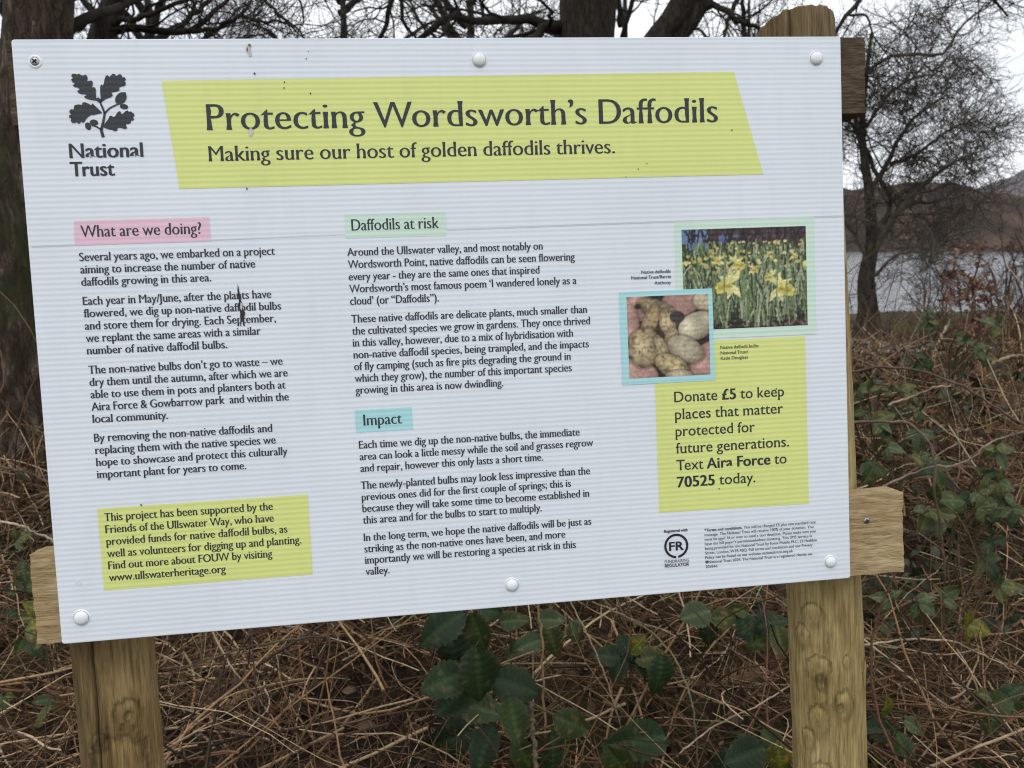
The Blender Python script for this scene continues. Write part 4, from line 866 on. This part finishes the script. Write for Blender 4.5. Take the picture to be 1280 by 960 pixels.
text('title_text', [("Protecting Wordsworth’s Daffodils", -346.2, 294.6, 743.1)], .0007, m_ink, .020, -.020, cap=37.0)
text('subtitle_text', [("Making sure our host of golden daffodils thrives.", -346.4, 252.0, 583.2)], .0007, m_ink, .022, -.016, cap=21.5)
text('logo_text', [("National", -531, 260.5, 97.5), ("Trust", -531.6, 235.6, 58.7)], .0007, m_ink, .045, .002, cap=19.6)
text('heading_text', [("What are we doing?", -524.4, 152.0, 161.5)], .0007, m_ink, .022, -.016, cap=16.5, lab='heading on pink')
text('heading_text', [("Daffodils at risk", -154.7, 149.9, 125.4)], .0007, m_ink, .022, -.016, cap=16.5, lab='heading on pale green')
text('heading_text', [("Impact", -154.0, -132.6, 56.2)], .0007, m_ink, .022, -.016, cap=16.5, lab='heading on blue green')
BC = 11.6
col1 = lines(-529, 119.4, 17.15, [("Several years ago, we embarked on a project", 264.9), ("aiming to increase the number of native", 236.5), ("daffodils growing in this area.", 174.9)]) \
     + lines(-528.9, 58.6, 17.25, [("Each year in May/June, after the plants have", 255.9), ("flowered, we dig up non-native daffodil bulbs", 268.6), ("and store them for drying. Each September,", 260.2), ("we replant the same areas with a similar", 238.0), ("number of native daffodil bulbs.", 190.5)]) \
     + lines(-528.7, -37.6, 17.3, [("The non-native bulbs don’t go to waste – we", 265.5), ("dry them until the autumn, after which we are", 271.5), ("able to use them in pots and planters both at", 267.7), ("Aira Force & Gowbarrow park  and within the", 271.0), ("local community.", 102.1)]) \
     + lines(-528.5, -133.7, 17.35, [("By removing the non-native daffodils and", 244.9), ("replacing them with the native species we", 248.5), ("hope to showcase and protect this culturally", 264.1), ("important plant for years to come.", 204.9)])
text('body_text', col1, .0007, m_ink, .032, -.010, cap=BC, lab='first column of small print')
col2 = lines(-162.9, 114.0, 17.55, [("Around the Ullswater valley, and most notably on", 285.3), ("Wordsworth Point, native daffodils can be seen flowering", 332.6), ("every year - they are the same ones that inspired", 279.0), ("Wordsworth’s most famous poem ‘I wandered lonely as a", 333.8), ("cloud’ (or “Daffodils”).", 128.3)]) \
     + lines(-162.6, 17.9, 17.25, [("These native daffodils are delicate plants, much smaller than", 347.8), ("the cultivated species we grow in gardens. They once thrived", 351.9), ("in this valley, however, due to a mix of hybridisation with", 325.2), ("non-native daffodil species, being trampled, and the impacts", 348.5), ("of fly camping (such as fire pits degrading the ground in", 320.2), ("which they grow), the number of this important species", 320.9), ("growing in this area is now dwindling.", 216.7)]) \
     + lines(-162.2, -166, 17.3, [("Each time we dig up the non-native bulbs, the immediate", 328.7), ("area can look a little messy while the soil and grasses regrow", 348.8), ("and repair, however this only lasts a short time.", 271.3)]) \
     + lines(-162.9, -226, 17.2, [("The newly-planted bulbs may look less impressive than the", 342.9), ("previous ones did for the first couple of springs; this is", 312.8), ("because they will take some time to become established in", 340.4), ("this area and for the bulbs to start to multiply.", 266.4)]) \
     + lines(-163.3, -303.6, 17.0, [("In the long term, we hope the native daffodils will be just as", 342.2), ("striking as the non-native ones have been, and more", 301.3), ("importantly we will be restoring a species at risk in this", 316.8), ("valley.", 35.1)])
text('body_text', col2, .0007, m_ink, .032, -.010, cap=BC, lab='second column of small print')
text('support_text', lines(-523.4, -247.6, 17.4, [("This project has been supported by the", 233.3), ("Friends of the Ullswater Way, who have", 233.6), ("provided funds for native daffodil bulbs, as", 251.8), ("well as volunteers for digging up and planting.", 270.5), ("Find out more about FOUW by visiting", 228.0), ("www.ullswaterheritage.org", 161.2)]), .0007, m_ink, .032, -.010, cap=BC)
text('donation_text', lines(315, -124, 26.3, [("Donate |£5| to keep", 175.7), ("places that matter", 173.5), ("protected for", 127.0), ("future generations.", 181.9), ("Text |Aira Force| to", 177.2), ("|70525| today.", 125.6)]), .0007, m_ink, .012, .002, cap=16.2, bold=(.05, .016))
text('photo_caption', [("Native daffodils", 270.3, 72.8, 45.6), ("National Trust/Barrie", 254.6, 64.9, 61.7), ("Anthony", 290.2, 56.0, 25.8)], .0007, m_ink, .02, .004, cap=5.0, lab='caption of the daffodil photo')
text('photo_caption', [("Native daffodil bulbs", 390.2, -46.1, 61.1), ("National Trust/", 390.3, -54.5, 44.1), ("Katie Douglass", 390.4, -62.8, 43.5)], .0007, m_ink, .02, .004, cap=5.0, lab='caption of the bulb photo')
text('terms_text', lines(356.3, -327.6, 7.2, [("|*Terms and conditions.| You will be charged £5 plus one standard rate", 181.4), ("message. The National Trust will receive 100% of your donation. You", 177.7), ("must be aged 16 or over to send a text donation. Please make sure you", 181.0), ("have the bill payer’s permissionbefore donating. This SMS service is", 174.6), ("being provided for the National Trust by Fonix Mobile PLC, 23 Heddon", 182.6), ("Street, London, W1B 4BQ. Full terms and conditions and our Privacy", 175.5), ("Policy can be found on our website nationaltrust.org.uk", 143.0), ("©National Trust 2024. The National Trust is a registered charity no.", 175.4), ("205846.", 20.3)]), .0007, m_ink2, .010, .0, cap=4.4, bold=(.045, .02))
text('regulator_text', [("Registered with", 292.1, -324.8, 37.2)], .0007, m_ink2, .045, .02, cap=4.6, lab='line above the round badge')
text('regulator_text', [("FUNDRAISING", 291.2, -372.6, 39.2)], .0007, m_ink2, .0, .0, cap=4.6, lab='thin line below the round badge')
text('regulator_text', [("REGULATOR", 291.4, -379.2, 38.8)], .0007, m_ink2, .045, .02, cap=5.2, lab='bold line below the round badge')
text('badge_letters', [("FR", 299.2, -353.4, 23.2)], .0007, m_ink2, .045, .03, cap=13.2)
ring = []
for k in range(46):
    a0, a1 = R(-82 + k * 7.6), R(-82 + (k + 1) * 7.6); cx, cz, r0, r1 = 310.7, -346.6, 15.6, 19.2
    ring.append([(cx + r0 * math.cos(a0), cz + r0 * math.sin(a0)), (cx + r1 * math.cos(a0), cz + r1 * math.sin(a0)), (cx + r1 * math.cos(a1), cz + r1 * math.sin(a1)), (cx + r0 * math.cos(a1), cz + r0 * math.sin(a1))])
flat('badge_ring', ring, .0007, m_ink2)

# ---- oak-leaf emblem (traced crop 904 x 960 -> board millimetres)
ES = ((-548.6, 398.2), (-380.7, 397.2), (-393.7, 211.1), (-563.0, 215.3))
def em(x, y):
    u, v = x / 904, y / 960; a = np.array(ES)
    p = (a[0] * (1 - u) + a[1] * u) * (1 - v) + (a[3] * (1 - u) + a[2] * u) * v; return tuple(p)
LF = [[(345,315),(310,310),(285,305),(262,297),(252,285),(272,278),(258,270),(235,268),(215,262),(204,247),(222,236),(208,222),(185,218),(173,205),(190,194),(172,185),(162,165),(176,155),(163,142),(168,128),(185,125),(205,130),(218,124),(232,135),(248,138),(262,130),(275,142),(278,160),(274,178),(290,175),(305,172),(315,185),(312,205),(308,222),(325,218),(335,232),(335,260),(338,290)],
      [(372,325),(370,300),(366,260),(366,215),(372,200),(385,208),(392,190),(398,160),(405,140),(418,135),(432,147),(440,138),(455,125),(470,128),(480,142),(492,132),(508,127),(520,138),(522,150),(540,150),(548,165),(538,178),(548,190),(540,210),(515,215),(500,220),(502,240),(485,250),(462,252),(445,258),(455,275),(440,290),(410,300),(385,315)],
      [(378,402),(375,392),(350,370),(325,345),(310,332),(303,347),(285,335),(260,325),(242,328),(238,344),(215,340),(188,345),(182,360),(180,376),(160,375),(150,385),(152,400),(162,410),(148,418),(150,435),(165,440),(158,455),(170,470),(190,472),(199,462),(212,478),(225,472),(234,460),(245,472),(258,460),(268,440),(290,422),(305,413),(320,416),(345,408)],
      [(385,500),(400,475),(425,440),(432,422),(450,420),(455,430),(470,425),(482,405),(495,390),(508,388),(515,407),(528,405),(545,388),(560,382),(570,394),(585,388),(595,402),(605,405),(608,420),(598,430),(605,445),(598,455),(583,455),(582,470),(568,478),(550,476),(548,490),(556,505),(545,515),(525,510),(505,503),(485,510),(488,522),(470,530),(450,520),(420,515)],
      [(340,300),(352,290),(365,300),(385,305),(380,325),(360,330),(345,318)]]
def ell(cx, cy, rx, ry, a, tip=0): return [(cx + rx * math.cos(t) * math.cos(R(a)) - ry * math.sin(t) * math.sin(R(a)) + (tip if k == 0 else 0) * math.cos(R(a)), cy + rx * math.cos(t) * math.sin(R(a)) + ry * math.sin(t) * math.cos(R(a)) + (tip if k == 0 else 0) * math.sin(R(a))) for k, t in enumerate(np.linspace(0, 2 * np.pi, 22)[:-1])]
LF += [ell(512, 298, 48, 36, -52, 8), ell(534, 356, 30, 18, 8), ell(322, 468, 30, 21, 8), ell(281, 493, 27, 21, 70, 3)]
def stroke(pts, w0, w1):
    C = resample(np.array(pts, float), 12); T = np.gradient(C, axis=0); T = norm(T); Nn = np.stack([T[:, 1], -T[:, 0]], -1); w = np.linspace(w0, w1, 12)[:, None] / 2
    return [tuple(p) for p in C + Nn * w] + [tuple(p) for p in (C - Nn * w)[::-1]]
LF += [stroke([(388, 572), (375, 520), (384, 480), (394, 430), (398, 400)], 22, 16), stroke([(400, 412), (385, 370), (362, 318)], 15, 12), stroke([(394, 408), (430, 370), (492, 338)], 13, 10), stroke([(376, 522), (345, 500), (305, 486)], 12, 10)]
flat('oak_leaf_emblem', [[em(*p) for p in lp] for lp in LF], .0007, m_ink)

# ---- wear: crease, tear, droppings, specks
m_crease = print_mat('crease_grey', (.60, .62, .645)); m_tear = print_mat('tear_dark', (.035, .028, .022), .8); m_torn = plain('torn_white', (.55, .54, .52), .7); m_drop = plain('dropping_brown', (.22, .15, .07), .8)
flat('crease', [[(-590, 140.2), (-300, 142.6), (0, 146), (300, 148.0), (593, 148.2), (593, 151.2), (300, 150.6), (0, 148.0), (-300, 144.2), (-590, 142.6)]], .00025, m_crease)
tr_ = lambda pts: [(-318 + (x - 480) * .1095 + 0.5 + 1.6, 80.5 - (y - 225) * .117) for x, y in pts]
flat('puncture_tear', [tr_([(458, 225), (470, 300), (480, 400), (497, 470), (505, 540), (526, 575), (520, 615), (508, 640), (512, 745), (495, 738), (480, 650), (470, 690), (463, 745), (455, 740), (458, 640), (466, 590), (455, 500), (458, 420), (448, 320)])], .0010, m_tear)
flat('torn_edge', [tr_([(480, 450), (496, 470), (498, 520), (482, 555), (470, 520)]), tr_([(452, 650), (458, 600), (462, 640), (462, 690)])], .0013, m_torn)
rs = np.random.default_rng(3)
def splat(cx, cz, sx, sz): return [(cx + sx * math.cos(a) * (.6 + .6 * rs.random()), cz + sz * math.sin(a) * (.6 + .6 * rs.random())) for a in np.linspace(0, 6.0, 11)]
flat('bird_dropping', [splat(-282, 407, 4.5, 6.5), splat(-281, 399, 2.5, 4)], .0010, m_torn, 'dropping at the top edge'); flat('bird_dropping_speck', [splat(-280.5, 411, 2.0, 2.6), splat(-284, 405, 1.4, 3.0)], .0013, m_drop)
flat('bird_dropping', [splat(-286.5, 291, 3.6, 6.5)], .0010, m_torn, 'dropping on the title')
flat('dirt_speck', [splat(x, z, s, s * 1.4) for x, z, s in ((-276, 372, 1.3), (-237, 352, 1.0), (-236, 360, .9), (-201, 344, 1.1), (-204, 392, .9), (-200, 402, .7), (-297, 213, 1.2), (-472, -228, 1.2), (418, 283, 1.0), (478, -112, 1.1), (382, -262, 1.0), (271, 228, .9), (285, 236, .8), (252, 217, .8))], .0010, m_tear)

# ---- screws and white screw caps
m_cap = plain('white_plastic_cap', (.78, .80, .82), .3, .5); m_steel = plain('zinc_screw', (.35, .35, .36), .35, .5, .9); m_dark = plain('dark_recess', (.02, .02, .02), .8)
def dome(name, x, z, r, h, mat, y0=0.0, parent=sign, n=24, ring=7):
    V, F = [], []
    for j in range(ring):
        a = j / (ring - 1) * math.pi / 2
        for i in range(n): t = i / n * 2 * math.pi; V.append((x + r * math.cos(a) * math.cos(t), y0 - h * math.sin(a), KZ + z + r * math.cos(a) * math.sin(t)))
    for j in range(ring - 1):
        for i in range(n): F.append((j * n + i, j * n + (i + 1) % n, (j + 1) * n + (i + 1) % n, (j + 1) * n + i))
    return mesh_obj(name, V, F, mat, parent)
for (x, z, r) in ((.041, .389, .0098), (.5543, .388, .0098), (-.5649, -.3841, .0104), (.0532, -.387, .0096), (.5612, -.3911, .0092)):
    c = dome('screw_cap', x, z, r * .96, .005, m_cap, -.0012)
    V, F = [], []; n = 28
    for rr, yy in ((r * 1.02, -.0012), (r * 1.12, -.0008), (r * 1.16, .0002)):
        for i in range(n): t = i / n * 2 * math.pi; V.append((x + rr * math.cos(t), yy, KZ + z + rr * math.sin(t)))
    for j in range(2):
        for i in range(n): F.append((j * n + i, (j + 1) * n + i, (j + 1) * n + (i + 1) % n, j * n + (i + 1) % n))
    mesh_obj('rim', V, F, m_cap, c)
    st_ = []
    for a in (8, 172, 30, 150, -20, 200): 
        ca, sa = math.cos(R(a)), math.sin(R(a)); st_.append([(x * 1000 + 1000 * r * q * ca - w * sa, z * 1000 + 1000 * r * q * sa + w * ca) for q, w in ((1.2, -.25), (1.5, -.1), (1.5, .1), (1.2, .25))])
    flat('stress_mark', st_, .0009, m_cap)
s = dome('screw', -.5657, .3908, .0058, .0016, m_steel, -.0006)
V, F = [], []; n = 28
for rr, yy in ((.0060, -.0010), (.0078, -.0014), (.0092, -.0002)):
    for i in range(n): t = i / n * 2 * math.pi; V.append((-.5657 + rr * math.cos(t), yy, KZ + .3908 + rr * math.sin(t)))
for j in range(2):
    for i in range(n): F.append((j * n + i, (j + 1) * n + i, (j + 1) * n + (i + 1) % n, j * n + (i + 1) % n))
mesh_obj('washer', V, F, m_cap, s)
def cross(name, x, z, a, w, y, par):
    V, F = [], []
    for k in range(2):
        q = a + k * math.pi / 2; c, s_ = math.cos(q), math.sin(q); o = len(V); yy = y - k * .0001
        V += [(x + c * u - s_ * v, yy, KZ + z + s_ * u + c * v) for u, v in ((-w, -w * .3), (w, -w * .3), (w, w * .3), (-w, w * .3))]; F.append((o, o + 1, o + 2, o + 3))
    return mesh_obj(name, V, F, m_dark, par, smooth=False)
cross('cross_recess', -.5657, .3908, .7, .0036, -.0026, s)
flat('screw_hole', [splat(-566.4, -330, 2.6, 2.2), splat(-564.8, -334.5, 2.4, 2.6), splat(-568.2, -333, 1.4, 1.6)], .0009, m_cap)

# ---- timber
def wood_mat(name, dark, mid, light, axis, knots=False, bump=.5, stain=None, fine=1.0):
    m, nt, b, N, L = nodes(name)
    t = N('ShaderNodeTexCoord'); mp = N('ShaderNodeMapping'); sc = {'z': (30, 30, 3.2), 'x': (7, 26, 34)}[axis]; mp.inputs['Scale'].default_value = tuple(q * fine for q in sc)
    n = N('ShaderNodeTexNoise'); n.inputs['Scale'].default_value = 1.5; n.inputs['Detail'].default_value = 8; n.inputs['Roughness'].default_value = .62; n.inputs['Distortion'].default_value = 1.7
    n3 = N('ShaderNodeTexNoise'); n3.inputs['Scale'].default_value = 5; n3.inputs['Detail'].default_value = 3
    r = ramp(N, [(.3, dark), (.5, mid), (.68, light)])
    mpf = N('ShaderNodeMapping'); mpf.inputs['Scale'].default_value = tuple(q * 5 for q in sc); nf = N('ShaderNodeTexNoise'); nf.inputs['Scale'].default_value = 1.4; nf.inputs['Detail'].default_value = 4; nf.inputs['Distortion'].default_value = .5
    mixn = N('ShaderNodeMix'); mixn.inputs['Factor'].default_value = .42
    L(t.outputs['Object'], mpf.inputs['Vector']); L(mpf.outputs['Vector'], nf.inputs['Vector']); L(n.outputs['Fac'], mixn.inputs['A']); L(nf.outputs['Fac'], mixn.inputs['B'])
    L(t.outputs['Object'], mp.inputs['Vector']); L(mp.outputs['Vector'], n.inputs['Vector']); L(mixn.outputs['Result'], r.inputs['Fac']); L(t.outputs['Object'], n3.inputs['Vector'])
    last = r.outputs['Color']
    mpl = N('ShaderNodeMapping'); mpl.inputs['Scale'].default_value = tuple(q * (3.2 if q > 10 else .8) for q in sc); nl = N('ShaderNodeTexNoise'); nl.inputs['Scale'].default_value = 1.3; nl.inputs['Detail'].default_value = 3; nl.inputs['Distortion'].default_value = 1.4
    rl = ramp(N, [(.455, (1, 1, 1)), (.5, (.5, .43, .36)), (.53, (1, 1, 1))]); ml = N('ShaderNodeMix'); ml.data_type = 'RGBA'; ml.blend_type = 'MULTIPLY'; ml.inputs['Factor'].default_value = .75
    L(t.outputs['Object'], mpl.inputs['Vector']); L(mpl.outputs['Vector'], nl.inputs['Vector']); L(nl.outputs['Fac'], rl.inputs['Fac']); L(last, ml.inputs['A']); L(rl.outputs['Color'], ml.inputs['B']); last = ml.outputs['Result']
    if stain:
        r3 = ramp(N, [(.45, (0, 0, 0)), (.62, (1, 1, 1))]); L(n3.outputs['Fac'], r3.inputs['Fac']); mm = N('ShaderNodeMix'); mm.data_type = 'RGBA'; mm.blend_type = 'MULTIPLY'
        L(r3.outputs['Color'], mm.inputs['Factor']); L(last, mm.inputs['A']); mm.inputs['B'].default_value = (*stain, 1); last = mm.outputs['Result']
    if knots:
        a = N('ShaderNodeAttribute'); a.attribute_name = 'Col'; v = N('ShaderNodeVectorMath'); v.operation = 'MULTIPLY'; L(last, v.inputs[0]); L(a.outputs['Color'], v.inputs[1]); last = v.outputs['Vector']
    L(last, b.inputs['Base Color'])
    bp = N('ShaderNodeBump'); bp.inputs['Strength'].default_value = bump; bp.inputs['Distance'].default_value = .004; L(mixn.outputs['Result'], bp.inputs['Height']); L(bp.outputs['Normal'], b.inputs['Normal'])
    b.inputs['Roughness'].default_value = .85; b.inputs['Specular IOR Level'].default_value = .2
    return m
m_post_r = wood_mat('treated_pine_post', (.155, .108, .042), (.31, .235, .10), (.48, .385, .19), 'z', True, .5, (.8, .78, .7))
m_post_l = wood_mat('weathered_pine_post', (.125, .086, .038), (.275, .195, .088), (.45, .34, .165), 'z', True, .55, (.75, .7, .62))
m_rail = wood_mat('pale_sawn_rail', (.23, .16, .08), (.38, .28, .15), (.50, .395, .24), 'x', False, .8, (.85, .82, .78))
m_rail_old = wood_mat('weathered_dark_rail', (.035, .025, .016), (.075, .055, .034), (.15, .115, .075), 'x', False, .9)

def post(x_top, z_top, x_bot, z_bot, r, y, mat, knots, crack=None, slant=None, seed=0, side_dark=None):
    zs = np.concatenate([np.linspace(z_bot, -.90, 20)[:-1], np.linspace(-.90, -.42, 250)[:-1], np.linspace(-.42, .30, 40)[:-1], np.linspace(.30, z_top, 60)])
    ns, nz_ = 210, len(zs); V = np.zeros((nz_ + 1, ns, 3)); C = np.ones((nz_ + 1, ns, 3))
    for j in range(nz_):
        z = float(zs[j]); v = (z - z_bot) / (z_top - z_bot); cx = float(np.interp(z, [z_bot, -.8, -.47, z_top], [x_bot, x_bot - .012 * (seed == 2), x_bot - .017 * (seed == 2), x_top]))
        for i in range(ns):
            a = i / ns * 2 * math.pi; rr = r * (1 + .035 * fbm((math.cos(a) * 1.2 + seed, math.sin(a) * 1.2, z * 3), 3)) + .0011 * fbm((math.cos(a) * 14, math.sin(a) * 14 + seed, z * 9), 3)
            f = 1.0
            for (ka, kz, kr, kh) in knots:
                da = (a - R(ka) + math.pi) % (2 * math.pi) - math.pi; d = math.hypot(da * r, (z - kz) * (.55 + .4 * math.sin(kz * 91) ** 2)) / kr
                if d < 2.6:
                    d *= 1 + .22 * fbm((da * r * 110, z * 90, kz * 50), 3); up = .5 + .5 * math.tanh((z - kz) / kr * 1.5)
                    if kh > 0:                               # a proud knot: sharp upper lip, fading out below
                        rr += kh * (.04 + .30 * up) / (1 + math.exp(-(1 - d) * 5)) + kh * .10 * math.exp(-(d * .8) ** 2)
                        f *= 1 - .5 * up * math.exp(-((d - 1.17) * 7) ** 2) - .25 * (1 - up) * math.exp(-((d - 1.0) * 3) ** 2); f *= 1 + .2 * up * math.exp(-((d - .75) * 4) ** 2)  # shadow above and below the knot, and its lit lip, painted into the colour
                    else: rr += kh * math.exp(-(d * 1.2) ** 2); f *= 1 - .45 * math.exp(-((d - .8) * 4) ** 2) - .2 * math.exp(-(d * 3) ** 2)
            if crack:
                ca = R(crack[0]) + .05 * math.sin(z * 9) + .03 * fbm((z * 20, 1, seed), 2); da = (a - ca + math.pi) % (2 * math.pi) - math.pi
                if crack[1] < z < crack[2]: q = math.exp(-(da * r / .0015) ** 2); rr -= .004 * q; f *= 1 - .8 * q
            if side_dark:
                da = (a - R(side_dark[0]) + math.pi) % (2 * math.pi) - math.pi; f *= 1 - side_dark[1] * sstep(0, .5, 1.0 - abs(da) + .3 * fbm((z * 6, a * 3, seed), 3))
            zz = z
            if slant and v > .9:
                top = z_top - .0325 * (1 - np.interp(math.sin(a - R(242)), [-1, -.82, -.48, -.14, .43, .8, 1], [.30, .52, .74, .90, 1, .97, .80])) + .0025 * fbm((math.cos(a) * 6, math.sin(a) * 6, 7), 3) - .002 * abs(fbm((a * 3, seed, 1), 3))
                zz = (z_bot + (z_top - z_bot) * .9) + (top - (z_bot + (z_top - z_bot) * .9)) * ((v - .9) / .1)
                w_ = sstep(.9, .94, v); f *= 1
                C[j, i] = np.array((1 - .46 * w_, 1 - .50 * w_, 1 - .38 * w_)) * f * (1 - .75 * math.exp(-((math.sin(a - R(242)) + .10) * r / .0016) ** 2) * (math.cos(a - R(242)) > 0)) * (1 + .25 * w_ * fbm((math.cos(a) * 14, math.sin(a) * 14, z * 5), 3)); 
            else: C[j, i] = f
            V[j, i] = (cx + rr * math.cos(a), y + rr * math.sin(a), KZ + zz)
    V[nz_] = V[nz_ - 1]; ctr = V[nz_ - 1].mean(0); V[nz_] = ctr + (V[nz_ - 1] - ctr) * .05 ; C[nz_] = C[nz_ - 1] * 1.25
    i = np.arange(ns); i2 = (i + 1) % ns; F = np.concatenate([np.stack([j * ns + i, j * ns + i2, (j + 1) * ns + i2, (j + 1) * ns + i], -1) for j in range(nz_)])
    return mesh_obj('post', V.reshape(-1, 3), F, mat, sign, col=C.reshape(-1, 3))
PY = .117
post(.5805, .492, .628, -KZ - .3, .0612, PY, m_post_r, [(224, -.505, .016, .008), (206, -.546, .012, .006), (231, -.598, .017, .010), (233, -.622, .010, -.003), (267, -.66, .014, .007), (262, -.664, .007, -.004), (228, -.69, .015, .008), (211, -.727, .010, .005), (232, -.78, .015, .008), (322, -.62, .014, .006), (275, -.585, .006, .002)], None, (.026,), 2, None)['label'] = 'right post with many knots and a slanting sawn top'
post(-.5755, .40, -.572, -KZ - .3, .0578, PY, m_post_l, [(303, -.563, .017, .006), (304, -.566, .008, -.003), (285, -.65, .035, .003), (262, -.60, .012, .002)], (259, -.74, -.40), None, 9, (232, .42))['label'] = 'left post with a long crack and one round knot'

def rail(x0, x1, z0, z1, mat, seed, lab, y0=PT + .0005, y1=PT + .0465):
    nx, nzv, nyv = 150, 30, 12; bm_V, bm_F = [], []
    def d(x, y, z):
        f = .0014; k = 70; ragged = .0022 * abs(fbm((x * 40, z * 120, seed), 2)) if min(abs(x - x0), abs(x - x1)) < .002 else 0
        sgn = 1 if abs(x - x0) < .002 else -1
        return (x + f * fbm((y * k, z * k, seed), 3) + sgn * ragged, y + f * .7 * fbm((x * 25, z * k, seed + 5), 3), z + f * fbm((x * 20, y * k, seed + 9), 3))
    def face(fn, na, nb):
        o = len(bm_V)
        for a in range(na + 1):
            for b_ in range(nb + 1): bm_V.append(d(*fn(a / na, b_ / nb)))
        for a in range(na):
            for b_ in range(nb): q = o + a * (nb + 1) + b_; bm_F.append((q, q + nb + 1, q + nb + 2, q + 1))
    lx, ly, lz = x1 - x0, y1 - y0, z1 - z0
    face(lambda a, b_: (x0 + lx * a, y0, z0 + lz * b_), nx, nzv); face(lambda a, b_: (x1 - lx * a, y1, z0 + lz * b_), nx, nzv)
    face(lambda a, b_: (x0 + lx * a, y0 + ly * b_, z1), nx, nyv); face(lambda a, b_: (x0 + lx * a, y1 - ly * b_, z0), nx, nyv)
    face(lambda a, b_: (x0, y1 - ly * a, z0 + lz * b_), nyv, nzv); face(lambda a, b_: (x1, y0 + ly * a, z0 + lz * b_), nyv, nzv)
    V = [(x, y, KZ + z) for x, y, z in bm_V]
    ob = mesh_obj('rail', V, bm_F, mat, sign, smooth=False); ob['label'] = lab; return ob
rail(-.606, .6385, .3080, .4225, m_rail_old, 1, 'dark weathered upper rail')
rb = rail(-.632, .6910, -.4200, -.2900, m_rail, 4, 'pale rough sawn lower rail')
s2 = dome('screw', .628, -.332, .0048, .0012, m_steel, PT - .0006, rb); cross('cross_recess', .628, -.332, .4, .003, PT - .0022, s2)
